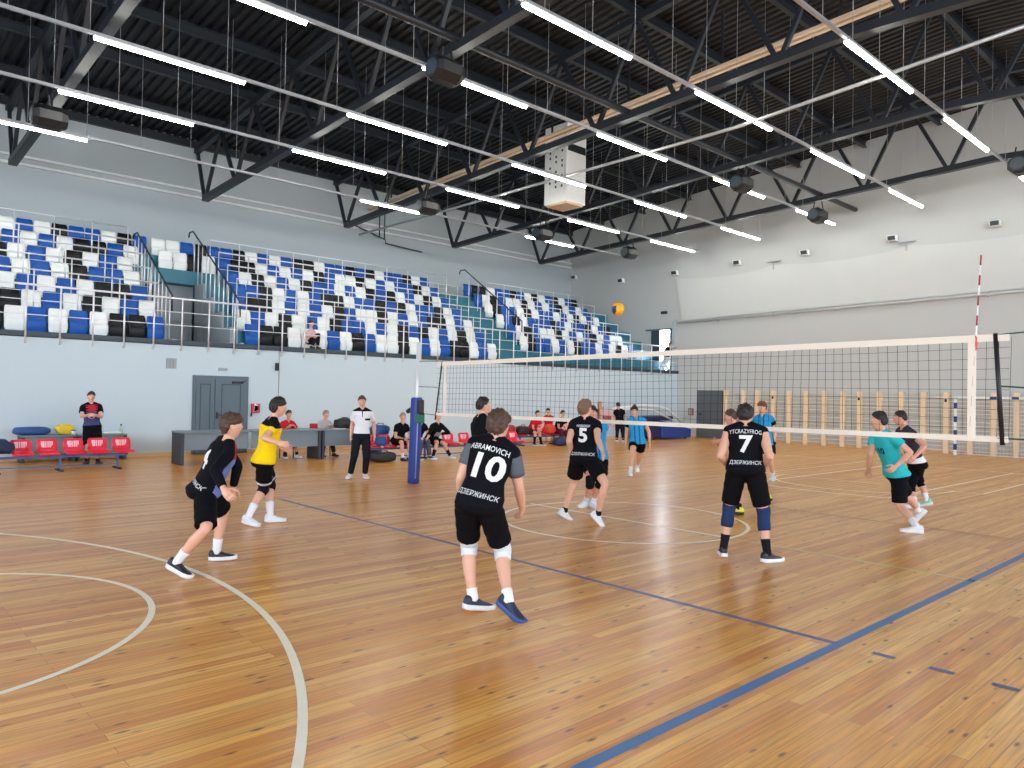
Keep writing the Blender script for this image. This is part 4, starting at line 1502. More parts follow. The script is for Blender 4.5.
    def coords(P):
        """torso coordinates of points: side, front, height, and arm flag"""
        rel = P-Pc
        t = (rel@u)/TL
        side = ((P-Nc)@sr)/H
        fr = ((P-(Pc+np.outer(t*TL, u)))@sf)/H
        arm = np.zeros(len(P))
        for i in (0, 1):
            a_, b_ = sh[i], el[i]
            d = b_-a_
            q = np.clip(((P-a_)@d)/(d@d), 0, 1)
            ds = np.linalg.norm(P-(a_+np.outer(q, d)), axis=1)
            d2 = wr[i]-el[i]
            q2 = np.clip(((P-el[i])@d2)/(d2@d2), 0, 1)
            ds2 = np.linalg.norm(P-(el[i]+np.outer(q2, d2)), axis=1)
            arm = np.where((ds < .045*H) & (q > .12), np.maximum(arm, q), arm)
            arm = np.where((ds2 < .04*H), np.maximum(arm, 1+q2), arm)
        return side, fr, t, arm
    def folds(t): return .004*math.sin(t*19+p1)+.003*math.sin(t*41+p2)
    shob = None
    if shirt is not None:
        s = MB()
        torso(s, .013*k, shirthem, .985, hemflare*k, .8, folds)
        for i in (0, 1):
            sg = -1 if i == 0 else 1
            r_ = .0330*H*build+.009
            limb(s, [Nc+sr*sg*.018*H+u*.000*H, lerp(Nc, sh[i], .5)+u*.004*H, sh[i]], [.030*H+.007, .031*H+.009, r_])
            if sleeve > .1:
                f1 = min(1, sleeve)
                fl = .012 if sleeve < .9 else .003
                prof = [(t, lerp(.0330, .0235, t)*H*build+.010+fl*t/f1) for t in np.linspace(0, f1, 4)]
                P_, R_ = profile(sh[i], el[i], prof)
                s.tube([V3(*p) for p in P_], R_, 14)
                if sleeve > 1:
                    f2 = sleeve-1
                    prof = [(t, lerp(.0245, .0160, t)*H+.011) for t in np.linspace(0, f2, 4)]
                    P_, R_ = profile(el[i], wr[i], prof)
                    limb(s, [el[i], lerp(el[i], wr[i], .02)], [.0235*H+.011]*2)
                    s.tube([V3(*p) for p in P_], R_, 14)
        mats = shirtmats or [shirt]
        fn = (lambda P: shirtfn(*coords(P))) if shirtfn else None
        shob = remesh(s, 'shirt', mats, cv, root, 3, fn)
    if undersleeve is not None:
        for i in (0, 1):
            s = MB()
            P_, R_ = profile(sh[i], el[i], [(t, lerp(.0330, .0250, t)*H*build+.009+.012*t) for t in (.05, .25, .45, .62)])
            s.tube(P_, R_, 16).build('undershirt_sleeve', undersleeve, root)
    # --- shorts or trousers
    if bottom is not None:
        s = MB()
        torso(s, .019*k, -.13, .12, 0, .85, lambda t: -.014*k*max(0, min(1, (t+.04)/.08)))
        for i in (0, 1):
            f1 = min(1, bottomlen)
            base_r = lambda t: (lerp(.0525, .0330, max(0, t-.1)/.9) if t > .1 else .0505)*H*build
            P_, R_ = profile(hips[i], kn[i], [(t, base_r(t)+.014+bottomflare*t+.003*math.sin(t*23+p2)) for t in np.linspace(-.04, f1, 9)])
            s.tube(P_, R_, 18)
            if bottomlen > 1:
                f2 = bottomlen-1
                limb(s, [kn[i], lerp(kn[i], ank[i], .03)], [.0330*H+.010+bottomflare]*2)
                P_, R_ = profile(kn[i], ank[i], [(t, lerp(.0325, .0225, t)*H+.010+bottomflare*.7) for t in np.linspace(0, f2, 5)])
                s.tube(P_, R_, 16)
        def band(P):
            out = np.zeros(len(P))
            for i in (0, 1):
                d = kn[i]-hips[i]
                q = ((P-hips[i])@d)/(d@d)
                near = np.linalg.norm(P-(hips[i]+np.outer(q, d)), axis=1) < .14
                out = np.where(near & (q > bottomlen-.13) & (q < bottomlen-.06), 1, out)
            return out
        remesh(s, 'trousers' if bottomlen > 1.5 else 'shorts', [bottom]+([bottomband] if bottomband else []), cv, root, 3, band if bottomband else None)
    # --- socks, knee pads, shoes
    for i in (0, 1):
        fv, fs_, fu = toes[i]
        A_ = ank[i]
        if socks is not None:
            s = MB()
            ts = np.linspace(2-socklen, 2, 7)
            s.tube([leg_c(i, t) for t in ts]+[A_-fu*.025*k+fv*.012*k], [leg_r(t)+.007 for t in ts]+[.036*k], 16).build('sock', socks, root)
        if pads and pads[i] is not None:
            s = MB()
            ts = np.linspace(padrange[0], 1+padrange[1], 9)
            s.tube([leg_c(i, t) for t in ts], [leg_r(t)+.012+.006*math.exp(-((t-1)/.12)**2) for t in ts], 18).build('knee_pad', pads[i], root)
        if shoe is not None:
            sm = shoe[i] if isinstance(shoe, (list, tuple)) else shoe
            so = sole[i] if isinstance(sole, (list, tuple)) else sole
            s = MB()
            kk = k*1.0
            h0 = -.082*kk
            # along the foot: position, half width, top
            st_ = [(-.078, .020, -.004), (-.066, .033, .026), (-.035, .039, .034), (.01, .041, .034), (.045, .042, .012), (.085, .046, -.010), (.125, .049, -.022), (.162, .044, -.030), (.188, .035, -.038), (.203, .021, -.048)]
            rg = []
            for px_, w_, top_ in st_:
                bot = h0+.020
                mid = (bot+top_*kk)/2
                hh = (top_*kk-bot)/2
                rg.append([A_+fv*px_*kk+fs_*w_*kk*math.copysign(abs(math.cos(q))**.7, math.cos(q))*(1-.25*max(0, math.sin(q)))+fu*(mid+hh*math.copysign(abs(math.sin(q))**.7, math.sin(q))) for q in np.linspace(0, 2*math.pi, 16, endpoint=False)])
            so_ = s.loft(rg).build('shoe', sm, root)
            s = MB()
            rg = []
            for z_, g_ in ((h0, .95), (h0+.008, 1.06), (h0+.032, 1.07), (h0+.040, .99)):
                o_ = []
                for sd_ in (1, -1):
                    seq = st_ if sd_ == 1 else st_[::-1]
                    for px_, w_, _t in seq:
                        lift = .007*max(0, (px_-.12)/.08)**2 + .006*max(0, (-px_-.04)/.03)
                        o_.append(A_+fv*(px_*1.02)*kk+fs_*sd_*w_*g_*kk*1.04+fu*(z_+lift*kk))
                rg.append(o_)
            s.loft(rg).build('sole', so or M_SOLEW, so_)
            if isinstance(sm, bpy.types.Material):
                q_ = MB()
                for j in range(4):
                    c_ = A_+fv*(.055+.018*j)*kk+fu*(.0-.011*j-.004)*kk
                    q_.bar(c_-fs_*.016*kk, c_+fs_*.016*kk, .006*kk, .008*kk, up=fu)
                q_.build('laces', M_SOLEW if sm in (M_SHOEK, M_SHOEN) else M_GREYW, so_)
    # --- printing on the shirt, laid onto its surface
    if shob is not None and (back or chest):
        bv = BVHTree.FromPolygons([v.co for v in shob.data.vertices], [p.vertices[:] for p in shob.data.polygons])
        for items, sgn in ((back, 1), (chest, -1)):
            for it in items or []:
                txt, t, hgt, name = it[:4]
                opt = it[4] if len(it) > 4 else {}
                cu = bpy.data.curves.new('t', 'FONT')
                cu.body = txt
                cu.align_x = 'CENTER'
                cu.size = 1
                cu.offset = opt.get('bold', .02)
                cu.shear = opt.get('shear', 0)
                cu.resolution_u = 3
                to = bpy.data.objects.new('t', cu)
                COL.objects.link(to)
                dg = bpy.context.evaluated_depsgraph_get()
                me = bpy.data.meshes.new_from_object(to.evaluated_get(dg))
                bpy.data.objects.remove(to)
                bm = bmesh.new()
                bm.from_mesh(me)
                bmesh.ops.triangulate(bm, faces=bm.faces)
                for _ in range(3):
                    es = [e for e in bm.edges if e.calc_length() > .11]
                    if es:
                        bmesh.ops.subdivide_edges(bm, edges=es, cuts=1)
                        bmesh.ops.triangulate(bm, faces=bm.faces)
                ysz = [v.co.y for v in bm.verts]
                ym, yM = min(ysz), max(ysz)
                sc = hgt/(yM-ym)
                wx = opt.get('wide', 1.0)
                arch = opt.get('arch', 0)
                o0 = Pc+u*TL*t+sr*opt.get('dx', 0)-V3(*root.location)
                ok = True
                for v in bm.verts:
                    a_ = v.co.x*sc*wx
                    p_ = o0+sr*sgn*a_+u*((v.co.y-(ym+yM)/2)*sc-arch*a_*a_)-sf*sgn*.6
                    hit = bv.ray_cast(Vector(p_), Vector(sf*sgn))
                    if hit[0] is None:
                        v.co = Vector(p_+sf*sgn*.5)
                    else:
                        v.co = hit[0]-Vector(sf*sgn)*.006
                bm.to_mesh(me)
                bm.free()
                me.materials.clear()
                me.materials.append(opt.get('mat', M_TXT))
                ob = bpy.data.objects.new(name, me)
                COL.objects.link(ob)
                ob.parent = shob
    if extra: extra(dict(root=root, Pc=Pc, Nc=Nc, u=u, sr=sr, sf=sf, wr=wr, el=el, HP=HP, hk=hk, kn=kn, ank=ank, H=H, TL=TL, HF=HF))
    return root


# shirt colour layouts (arguments: side, front, height, arm)
def lay_side(side, fr, t, arm):        # black back, lavender front low, red shoulder edge
    return np.where((fr > .012) & (arm < .1) & (t < .8), 1, np.where((fr > .02) & (t >= .8) & (arm < .1), 2, 0))
def lay_yoke(side, fr, t, arm): return np.where((t > .86) & (arm < .35), 1, 0)
def lay_vest(side, fr, t, arm): return np.where(arm > .22, 1, np.where((np.abs(np.abs(side)-.03) < .008), 2, 0))
def lay_coach(side, fr, t, arm): return np.where(arm > .1, 0, np.where((t > .66) & (t < .96) & (np.abs(side) < .062+.03*np.sin(t*60)), 1, np.where((t > .1) & (t < .66), 2, 0)))
def lay_ref(side, fr, t, arm): return np.where((t > .93) | ((fr > 0) & (np.abs(side) < .006) & (t > .7)) | ((fr > 0) & (side < -.03) & (t > .6) & (t < .68) & (arm < .1)), 1, 0)
def lay_print(side, fr, t, arm): return np.where((fr > .01) & (arm < .1) & (np.abs(side+.01) < .05) & (t > .38) & (t < .62) & (np.sin(side*190+t*20) > -.2), 1, 0)
def lay_dark(side, fr, t, arm): return np.where((t < .22) & (arm < .2), 1, 0)

NEAR, FAR = .0075, .0125
DZ_T = 'ДЗЕРЖИНСК'
person('young player in black long-sleeved number 4 jersey crouching forward at the left', H=1.70, vox=NEAR, hair='brown', hairlen=1.0, hairstyle='fringe',
       pel=(203.5, 491.5, 0), neck=(228.5, 441.5, -.02), head=(231.5, 426.5, -.02), hipaz=78, shaz=72, headaz=85, headpitch=4,
       feet=[(216.5, 552.5, .085, 88, 0), (176.5, 562.5, .135, 118, -24)], knees=((223, 515), (206, 526)),
       arms=[((238, 467), 1, (233, 488), 1), ((215, 470), -1, (224, 489.5), -1, (.2, 0, 0), .7)],
       shirt=M_SHIRTK, shirtmats=[M_SHIRTK, M_LAV, M_REDP], shirtfn=lay_side, sleeve=1.88, bottom=M_SHORTK, bottomlen=.9, bottomflare=.03,
       socks=M_SOCKW, socklen=.34, shoe=M_SHOEK, sole=M_SOLEW, back=[('4', .6, .2, 'jersey_number', {'bold': .035}), (DZ_T, .14, .05, 'jersey_lettering', {'bold': .0, 'wide': .92, 'shear': .1})])
person('player in yellow jersey with black shoulders and black shorts', H=1.73, vox=NEAR, hair='dark', hairlen=1.0, hairstyle='fringe',
       pel=(263.5, 461.5, 0), neck=(273, 419.5, 0), head=(278.5, 407.5, 0), hipaz=80, shaz=75, headaz=80, headpitch=6,
       feet=[(270.5, 516, .085, 88, 0), (248, 517.5, .10, 130, -8)], knees=((270, 486), (259, 488)),
       arms=[((275, 438), 1, (284, 447), 1, (.2, 0, 0), .5), ((264, 438), -1, (278, 443), -1, (.3, .05, 0), .5)],
       shirt=M_YEL, shirtmats=[M_YEL, M_SHIRTK], shirtfn=lay_yoke, sleeve=.5, bottom=M_SHORTK, bottomband=M_GREYJ, bottomlen=.76, bottomflare=.035,
       socks=M_SOCKW, socklen=.45, pads=(M_PADK, M_PADK), padrange=(.78, .14), shoe=M_SHOEW, sole=M_SOLEW,
       extra=lambda s: None)
person('nearest player, seen from behind in black number 10 vest with white knee pads', H=1.75, vox=.0065, hair='brown', hairlen=1.25,
       pel=(478.5, 505, 0), neck=(496, 440.5, .06), head=(499, 426.5, .05), hipaz=8, shaz=14, headaz=28, headpitch=0,
       feet=[(473, 599, .10, 62, -8), (508.5, 600.5, .145, 122, -30)], knees=((469.5, 551), (503.5, 551)),
       arms=[((459, 482), -1, (463, 503), 1, None, .5), ((519, 488), 1, (522, 508), 1, (-.15, 0, 0), .6)],
       shirt=M_SHIRTK, sleeve=.0, shirthem=-.02, undersleeve=M_GREYS, bottom=M_SHORTK, bottomlen=.82, bottomflare=.022,
       socks=M_SOCKW, socklen=.2, pads=(M_PADW, M_PADW), padrange=(.82, .2), shoe=M_SHOEN, sole=[M_SOLEW, M_SOLEB],
       back=[('10', .58, .205, 'jersey_number', {'bold': .03, 'wide': 1.12, 'shear': .08}), ('ABRAMOVICH', .86, .045, 'jersey_lettering', {'bold': .005, 'wide': .8, 'arch': .5}),
             (DZ_T, .15, .05, 'jersey_lettering', {'bold': .0, 'wide': .92, 'shear': .1})])
person('player in black number 5 jersey seen from behind near the net', H=1.76, vox=NEAR, hair='light', hairlen=1.2,
       pel=(584, 459, 0), neck=(585.5, 419, .02), head=(585.5, 409.3, .03), hipaz=12, shaz=12, headaz=40, headpitch=12,
       feet=[(564.5, 511.5, .12, 60, -30), (598, 514.5, .15, 95, -45)], knees=((572, 487), (604, 484)),
       arms=[((569, 441), -1, (572, 453), 1, None, .5), ((597.5, 438.5), -1, (602.5, 451), -1, None, .4)],
       shirt=M_SHIRTK, sleeve=.42, bottom=M_SHORTK, bottomlen=.7, bottomflare=.045, socks=M_SOCKK, socklen=.13, shoe=M_SHOEW, sole=M_SOLEW,
       back=[('5', .6, .2, 'jersey_number', {'bold': .035}), ('НАБОКИ', .83, .035, 'jersey_lettering', {'bold': .02}), (DZ_T, .13, .05, 'jersey_lettering', {'bold': .0, 'wide': .92, 'shear': .1})])
person('player in sleeveless black number 7 jersey with navy knee sleeves', H=1.78, vox=NEAR, hair='dark', hairlen=.8, build=1.06,
       pel=(745.5, 470, 0), neck=(745.8, 425.5, .03), head=(745, 416, .03), hipaz=2, shaz=2, headaz=5, headpitch=-4,
       feet=[(723.5, 548.5, .085, -8, 0), (767.5, 554.5, .085, 52, 0)], knees=((729, 508), (763.5, 510)),
       arms=[((720.5, 455.5), -1, (727, 466), 1, None, .5), ((769.5, 456), -1, (764, 467), 1, None, .5)],
       shirt=M_SHIRTK, sleeve=.0, bottom=M_SHORTK, bottomlen=.86, bottomflare=.018, socks=M_SOCKK, socklen=.36, pads=(M_PADN, M_PADN), padrange=(.9, .45),
       shoe=M_SHOEK, sole=M_SOLEW,
       back=[('7', .585, .19, 'jersey_number', {'bold': .03, 'wide': 1.1}), ('YTCRAZYFROG', .87, .044, 'jersey_lettering', {'bold': .0, 'wide': .76, 'arch': .5}), (DZ_T, .17, .05, 'jersey_lettering', {'bold': .0, 'wide': .92, 'shear': .1})])
person('player in teal number 10 jersey running to the left beyond the net', H=1.76, vox=NEAR, hair='dark', hairlen=.9,
       pel=(896.5, 474, 0), neck=(882, 432, -.05), head=(878.5, 421, -.06), hipaz=-110, shaz=-132, headaz=-92, headpitch=8,
       feet=[(917, 527, .085, -92, 0), (919, 511.5, .16, -80, -52)], knees=((900.5, 506), (907, 498)),
       arms=[((911, 453), -1, (896, 466.5), -1, (-.2, 0, 0), .5), ((870, 454), -1, (868.5, 468), 1, None, .4)],
       shirt=M_TEALJ, sleeve=.52, bottom=M_SHORTK, bottomlen=.88, bottomflare=.028, socks=M_SOCKW, socklen=.34, shoe=M_SHOEW, sole=M_SOLEW,
       chest=[('10', .64, .095, 'jersey_number', {'bold': .03, 'mat': M_SHIRTK, 'dx': -.02})])
person('player in dark grey t-shirt and green shoes behind the teal player', H=1.76, vox=NEAR, hair='dark', hairlen=.4, skin=1,
       pel=(917, 464, 0), neck=(904.5, 428, -.04), head=(900, 418.3, -.05), hipaz=-100, shaz=-120, headaz=-95, headpitch=5,
       feet=[(926.5, 500.5, .12, -85, -15), (914.5, 503.5, .1, -95, 0)], knees=((922, 478), (911, 485)),
       arms=[((924.5, 446.5), -1, (915, 456.5), -1, None, .5), ((896, 444), 1, (902, 455), 1, None, .4)],
       shirt=M_DGREY, shirtmats=[M_DGREY, M_WHITEJ], shirtfn=lay_dark, sleeve=.45, shirthem=.06, hemflare=.0, bottom=M_SHORTK, bottomlen=1.45, bottomflare=.006, socks=M_SOCKW, socklen=.3, shoe=[M_SHOEG, M_SHOEW], sole=M_SOLEW)
person('player in blue and black kit with a hair bun walking towards the net', H=1.72, vox=.010, hair='dark', hairlen=.6, hairstyle='bun',
       pel=(637.5, 443, 0), neck=(636, 417.5, 0), head=(634.3, 411.2, -.02), hipaz=178, shaz=178, headaz=185, headpitch=-6,
       feet=[(637.5, 466.5, .22, 175, -50, 17.6), (630.5, 472, .085, 182, 0)], D=16.95, knees=((638, 458), (632.5, 458)),
       arms=[((649.7, 433.3), 1, (650, 443.5), -1, None, .4), ((626.8, 433), 1, (626, 444), -1, None, .4)],
       shirt=M_BLUEJ, shirtmats=[M_BLUEJ, M_SHIRTK, M_BLUED], shirtfn=lay_vest, sleeve=.5, bottom=M_SHORTK, bottomlen=.5, bottomflare=.03, socks=M_SOCKW, socklen=.3, shoe=M_SHOEW, sole=M_SOLEW)
person('player in blue and black kit standing beyond the number 7 player', H=1.78, vox=.010, hair='ginger', hairlen=.9, hairstyle='fringe', skin=0,
       pel=(766, 444, 0), neck=(763, 415.5, 0), head=(762, 407.5, -.02), hipaz=-160, shaz=-155, headaz=-140, headpitch=3,
       feet=[(773, 477, .085, -165, 0), (758, 477, .085, -170, 0)], knees=((771, 458), (757, 459)),
       arms=[((775.3, 431), 1, (773.5, 443), -1, None, .4), ((752, 430), 1, (753, 443), -1, None, .4)],
       shirt=M_BLUEJ, shirtmats=[M_BLUEJ, M_SHIRTK, M_BLUED], shirtfn=lay_vest, sleeve=.5, bottom=M_SHORTK, bottomlen=.5, bottomflare=.03, socks=M_SOCKW, socklen=.4, shoe=M_SHOEW, sole=M_SOLEW)
person('player with yellow shoes lunging, mostly hidden behind the number 7 player', H=1.76, vox=.010, hair='brown', hairlen=.6, skin=1,
       pel=(746, 467, 0), neck=(736, 427, 0), head=(730.5, 417.5, 0), hipaz=-85, shaz=-95, headaz=-88, headpitch=0,
       feet=[(738.5, 509, .085, -80, 0), (767, 496.5, .1, -100, -10)], knees=((738, 490), (757, 489)),
       arms=[((728, 439), -1, (718, 441.5), 1, (-.3, 0, 0), .2), ((735, 446), 1, (725, 444), 1, (-.3, 0, 0), .3)],
       shirt=M_BLUEJ, shirtmats=[M_BLUEJ, M_SHIRTK, M_BLUED], shirtfn=lay_vest, sleeve=.5, bottom=M_SHORTK, bottomlen=.55, bottomflare=.03, socks=M_SOCKK, socklen=.2, shoe=M_SHOEY, sole=M_SOLEK)
person('player in blue kit with a raised hand, hidden behind the number 5 player', H=1.78, vox=.010, hair='dark', hairlen=.7, skin=1,
       pel=(596, 458, 0), neck=(594, 424, 0), head=(592, 414, 0), hipaz=178, shaz=178, headaz=185, headpitch=8,
       feet=[(593, 502, .085, 150, -5), (586, 501.5, .085, 215, 0)], knees=((600, 486), (590, 486)),
       arms=[((600, 421), 1, (599.5, 409), -1, (0.1, .3, 0), .1, 1), ((588, 442), 1, (590, 452), -1, None, .4)],
       shirt=M_BLUEJ, shirtmats=[M_BLUEJ, M_SHIRTK, M_BLUED], shirtfn=lay_vest, sleeve=.5, bottom=M_SHORTK, bottomlen=.6, bottomflare=.03, socks=M_SOCKW, socklen=.25, pads=(M_PADK, M_PADK), padrange=(.8, .2), shoe=M_SHOEW, sole=M_SOLEW)
person('player in black long sleeves looking up, half hidden behind the nearest player', H=1.77, vox=NEAR, hair='dark', hairlen=.6, skin=0,
       pel=(481, 460, 0), neck=(481.5, 416.5, 0), head=(484, 406.3, 0), hipaz=70, shaz=68, headaz=72, headpitch=16,
       feet=[(492, 511, .085, 65, 0), (479, 517, .085, 80, 0)], knees=((492, 486), (483, 488)),
       arms=[((488, 436), 1, (494, 443), 1, None, .4), ((476.5, 439), -1, (487, 446), -1, None, .4)],
       shirt=M_SHIRTK, shirtmats=[M_SHIRTK, M_LAV, M_SHIRTK], shirtfn=lay_side, sleeve=1.9, bottom=M_SHORTK, bottomlen=.8, bottomflare=.025, socks=M_SOCKW, socklen=.3, shoe=M_SHOEK, sole=M_SOLEW)
person('woman in white polo shirt and black trousers standing before the desks', H=1.70, vox=.010, hair='brown', hairlen=.5, hairstyle='ponytail', build=.93,
       pel=(361.5, 436, 0), neck=(362.5, 409.3, 0), head=(362, 401.8, -.02), hipaz=180, shaz=178, headaz=178, headpitch=0,
       feet=[(365, 474, .085, 165, 0), (350.3, 474.3, .085, 200, 0)], knees=((366, 453), (355, 453)),
       arms=[((374, 424.5), 1, (374.3, 436.5), -1, None, .5), ((352, 424.5), 1, (350.8, 436.5), -1, None, .5)],
       shirt=M_WHITEJ, shirtmats=[M_WHITEJ, M_SHIRTK], shirtfn=lay_ref, sleeve=.62, shirthem=.1, bottom=M_PANTK, bottomlen=1.93, bottomflare=.012, socks=M_SOCKW, socklen=.1, shoe=M_SHOEW, sole=M_SOLEW)
person('coach in red and navy t-shirt standing with joined hands at the far left', H=1.70, vox=.010, hair='dark', hairlen=.5,
       pel=(92.3, 427.5, 0), neck=(91, 403.8, 0), head=(91.3, 396.8, -.02), hipaz=172, shaz=172, headaz=172, headpitch=0,
       feet=[(98, 460.5, .085, 160, 0), (87.3, 460.3, .085, 195, 0)], knees=((97, 442), (88, 442)),
       arms=[((101.3, 416.5), -1, (95.5, 415.3), -1, (-.3, 0, 0), .6), ((81.5, 416.5), -1, (87.5, 415.3), -1, (.3, 0, 0), .6)],
       shirt=M_SHIRTK, shirtmats=[M_SHIRTK, M_REDP, cloth('dusk_blue_print', '#454a78', var=.4, scale=9)], shirtfn=lay_coach, sleeve=.6, bottom=M_SHORTK, bottomlen=.95, bottomflare=.03, socks=M_SOCKK, socklen=.15, shoe=M_SHOEK, sole=M_SOLEK)
person('person in black walking away near the basketball hoop by the far corner', H=1.70, vox=.013, hair='dark', hairlen=.5,
       pel=(620, 422.8, 0), neck=(619, 409.7, 0), head=(618, 405.5, 0), hipaz=-10, shaz=-10, headaz=-20, D=28.6,
       feet=[(616.8, 439.2, .085, -10, 0, 28.6), (623.2, 439.4, .085, 10, 0, 28.4)], knees=((617.5, 431), (622.5, 431)), base=None,
       arms=[((615, 416), 1, (616, 421), -1, None, .4), ((624, 416), 1, (624, 421.5), -1, None, .4)],
       shirt=M_SHIRTK, sleeve=.5, bottom=M_PANTK, bottomlen=1.9, bottomflare=.012, shoe=M_SHOEK, sole=M_SOLEW)


# seated people: pelvis on the seat, feet on the floor
def seated(label, xh, y_seat, z_seat, face=-90, H=1.72, lean=.05, feet_dx=(.0, .0), hands='knees', headpx=None, foot_y=.42, knee_spread=.17, headturn=0, **kw):
    """world-placed seated figure facing -y; xh = x of the hips"""
    Pc = V3(xh, y_seat, z_seat+.10)
    Nc = Pc+V3(0, -lean*2.2, .285*H)
    Hc = Nc+V3(0, -.03, .115*H)
    D0 = depth(Pc)
    fl, frt = V3(xh+knee_spread+feet_dx[0], y_seat-foot_y, .085), V3(xh-knee_spread+feet_dx[1], y_seat-foot_y, .085)
    # facing -y: the person's left is +x
    cam_az = math.degrees(math.atan2(*(Pc-CAM)[:2][::-1]))
    a = cam_az-face
    P_ = lambda p: tuple(pix(p))
    shl, shr = Nc+V3(.105*H, 0, -.03*H), Nc+V3(-.105*H, 0, -.03*H)
    if hands == 'knees':
        e = [shl+V3(.07, -.06, -.27), shr+V3(-.07, -.06, -.27)]
        w = [V3(xh+knee_spread*.8, y_seat-.36, z_seat+.2), V3(xh-knee_spread*.8, y_seat-.36, z_seat+.2)]
    elif hands == 'hip':
        e = [shl+V3(.2, -.02, -.2), shr+V3(-.16, -.06, -.22)]
        w = [V3(xh+.2, y_seat-.15, z_seat+.28), V3(xh-.3, y_seat-.1, z_seat+.15)]
    elif hands == 'desk':
        e = [shl+V3(.06, -.12, -.23), shr+V3(-.06, -.12, -.23)]
        w = [V3(xh+.1, y_seat-.42, .8), V3(xh-.1, y_seat-.42, .8)]
    sgn = lambda p, q: -1 if depth(q) < depth(p) else 1
    arms = []
    for s_, e_, w_ in ((shl, e[0], w[0]), (shr, e[1], w[1])):
        arms.append((P_(e_), -1 if np.linalg.norm(e_-CAM) < np.linalg.norm(s_-CAM) else 1, P_(w_), -1 if np.linalg.norm(w_-CAM) < np.linalg.norm(e_-CAM) else 1, None, .5))
    pp, pn_, ph = P_(Pc), P_(Nc), P_(Hc)
    return person(label, H=H, D=D0, pel=(*pp, 0), neck=(*pn_, depth(Nc)-D0), head=(*ph, depth(Hc)-depth(Nc)), hipaz=a, shaz=a, headaz=a+headturn,
                  feet=[(*P_(fl), .085, a-8, 0, depth(fl)), (*P_(frt), .085, a+8, 0, depth(frt))], arms=arms, vox=.0125, base=(xh, y_seat, 0), **kw)


X = lambda px, y, z=.8: float(at(px, 415, 'y', y)[0])
for px, y, wh, i in ((284.5, 16.05, 'red-shirted', 0), (321.5, 15.95, 'pale-jacketed', 1)):
    xx = X(px, y)
    t = thing('chair', f'chair under the {wh} person behind the grey desks', 'chair', (xx, y, 0), 'officials chairs')
    MB().box((xx-.21, y-.2, .37), (xx+.21, y+.22, .405)).build('seat', M_RED, t, bevel=.01)
    MB().hexa([(xx-.2, y+.2, .5), (xx+.2, y+.2, .5), (xx+.2, y+.23, .5), (xx-.2, y+.23, .5), (xx-.19, y+.27, .86), (xx+.19, y+.27, .86), (xx+.19, y+.3, .86), (xx-.19, y+.3, .86)]).build('backrest', M_RED, t)
    for sx in (-1, 1):
        MB().tube([(xx+sx*.19, y-.17, 0), (xx+sx*.18, y-.16, .41)], .014, 6).build('leg', M_STEEL, t)
        MB().tube([(xx+sx*.19, y+.21, 0), (xx+sx*.18, y+.2, .42), (xx+sx*.18, y+.27, .8)], .014, 6).build('leg', M_STEEL, t)
seated('person in a red shirt seated behind the grey desk', X(284.5, 16.05), 16.05, .40, H=1.56, lean=.1, hands='desk', hair='dark', hairlen=.5, skin=2, shirt=M_REDJ, sleeve=.6, bottom=M_SHORTK, bottomlen=.95, bottomflare=.02,
       socks=M_SOCKK, socklen=.2, shoe=[M_SHOEW, M_SHOEK], sole=M_SOLEW)
seated('person in a pale jacket seated behind the grey desk', X(321.5, 15.95), 15.95, .40, H=1.56, lean=.1, hands='desk', hair='grey', hairlen=.4, skin=1, headturn=-30, shirt=M_GREYJ, sleeve=1.9, bottom=cloth('dark_jeans', '#2c3444'), bottomlen=1.9, bottomflare=.012,
       shoe=M_SHOEK, sole=M_SOLEK)
seated('grey-haired man in a black t-shirt seated left of the padded post', X(397.5, 13.95), 13.95, .375, H=1.62, lean=.1, hands='knees', hair='grey', hairlen=.3, skin=1, shirt=M_SHIRTK, sleeve=.55, bottom=M_SHORTK, bottomlen=.85, bottomflare=.02,
       socks=M_SOCKW, socklen=.3, shoe=M_SHOEK, sole=M_SOLEK, knee_spread=.1)
seated('player in black seated half hidden by the padded post', X(416, 13.95), 13.95, .375, H=1.62, lean=.1, hands='knees', hair='dark', hairlen=.6, shirt=M_SHIRTK, sleeve=.5, bottom=cloth('grey_joggers', '#4b5568'), bottomlen=1.9, bottomflare=.015,
       shoe=M_SHOEN, sole=M_SOLEW)
seated('player in black long sleeves seated with a hand on the hip, right of the post', X(432, 13.95), 13.95, .375, H=1.62, lean=.12, hands='hip', hair='dark', hairlen=.5, shirt=M_SHIRTK, sleeve=1.9, bottom=M_SHORTK, bottomlen=.8, bottomflare=.02, knee_spread=.2, feet_dx=(.12, -.05),
       socks=M_SOCKK, socklen=.45, shoe=mat('pale_blue_shoe', '#9cc3d8', .5), sole=M_SOLEW, shirtmats=[M_SHIRTK, M_GREYJ], shirtfn=lay_print)
seated('player in red seated on the far bench, left of the orange bag', X(530, 16.4), 16.4, .375, H=1.6, hands='knees', lean=.16, hair='dark', hairlen=.4, skin=0, shirt=M_REDJ, sleeve=.55, bottom=cloth('wine_shorts', '#5a1f2c'), bottomlen=.8, bottomflare=.02,
       socks=M_SOCKK, socklen=.6, shoe=M_SHOEK, sole=M_SOLEW)
seated('player in black and wine red seated on the far bench, right of the orange bag', X(556, 16.4), 16.4, .375, H=1.6, hands='knees', lean=.14, hair='dark', hairlen=.5, skin=0, shirt=M_SHIRTK, sleeve=.5, bottom=cloth('wine_trousers', '#5b2030'), bottomlen=1.9, bottomflare=.015,
       shoe=M_SHOEK, sole=M_SOLEW)
_D = depth(V3(*at(548.5, 430, 'y', 17.2)))
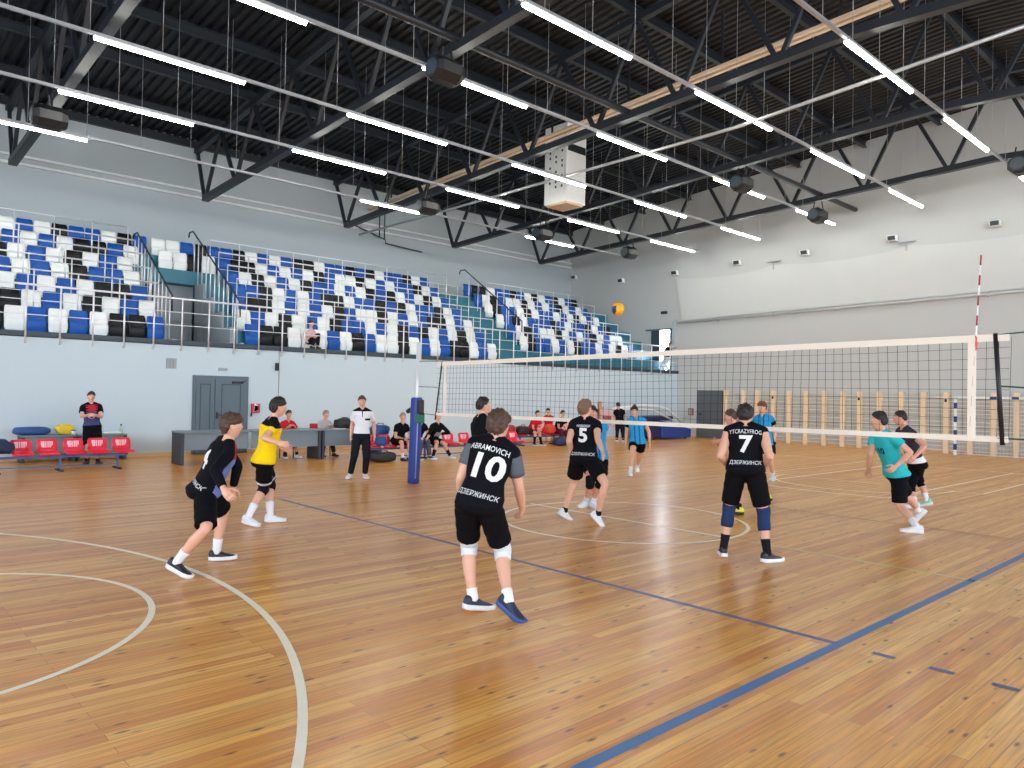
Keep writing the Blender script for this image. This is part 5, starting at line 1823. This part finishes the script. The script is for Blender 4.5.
person('player in red standing behind the orange bag on the far bench', H=1.62, vox=.0125, hair='dark', hairlen=.7, D=_D,
       pel=(548.5, 428.5, 0), neck=(548.5, 415.8, 0), head=(548, 411.3, 0), hipaz=170, shaz=170, headaz=185,
       feet=[(551, 445, .085, 165, 0, _D), (546, 445, .085, 190, 0, _D)],
       arms=[((553.5, 421), 1, (552, 426), -1, None, .4), ((543.5, 421), 1, (545.5, 426), -1, None, .4)],
       shirt=M_REDJ, sleeve=.5, bottom=M_SHORTK, bottomlen=.85, bottomflare=.02, socks=M_SOCKK, socklen=.4, shoe=M_SHOEK, sole=M_SOLEW)
# spectator in the stand, seated on an opened front-row seat
def spectator():
    y, z = YF+.42, Z0
    xx = float(at(310, 335, 'y', y)[0])
    Pc = V3(xx, y-.02, z+.22); Nc = Pc+V3(-.02, -.06, .38); Hc = Nc+V3(-.03, -.06, .17)
    D0 = depth(Pc)
    pp = lambda p: tuple(pix(p))
    fl, fr_ = V3(xx+.1, y-.3, z+.085), V3(xx-.1, y-.3, z+.085)
    person('woman in pink blouse seated in the front row of the stand', H=1.45, vox=.0125, hair='brown', hairlen=.9, D=D0,
           pel=(*pp(Pc), 0), neck=(*pp(Nc), depth(Nc)-D0), head=(*pp(Hc), depth(Hc)-depth(Nc)), hipaz=140, shaz=120, headaz=115,
           feet=[(*pp(fl), .085, 150, 0, depth(fl)), (*pp(fr_), .085, 150, 0, depth(fr_))],
           arms=[(pp(Nc+V3(.18, -.1, -.25)), -1, pp(Nc+V3(.02, -.25, -.24)), -1, None, .5), (pp(Nc+V3(-.2, -.08, -.22)), -1, pp(Nc+V3(-.05, -.27, -.22)), -1, None, .5)],
           shirt=M_PINKJ, sleeve=.7, bottom=M_PANTK, bottomlen=1.9, bottomflare=.01, shoe=M_SHOEK, sole=M_SOLEK, base=(xx, y, z))
spectator()
_y = 18.25
_p = at(667, 356, 'y', _y)
_D = depth(_p)
person('person in dark top and white trousers leaning by the glazed door on the stand', H=1.66, vox=.0125, hair='light', hairlen=.6, D=_D,
       pel=(668, 357, 0), neck=(668.5, 347.5, 0), head=(670.5, 344, 0), hipaz=-60, shaz=-60, headaz=20,
       feet=[(664.5, 371.5, .085, -60, 0, _D-.1), (669.5, 372, .085, -50, 0, _D)],
       arms=[((664.5, 351.5), -1, (664, 355.5), -1, None, .5), ((669, 352), -1, (666, 355.5), -1, None, .5)], base=(*_p[:2], Z0),
       shirt=M_SHIRTK, sleeve=.8, bottom=M_WHITEJ, bottomlen=1.92, bottomflare=.012, shoe=M_SHOEW, sole=M_SOLEW)
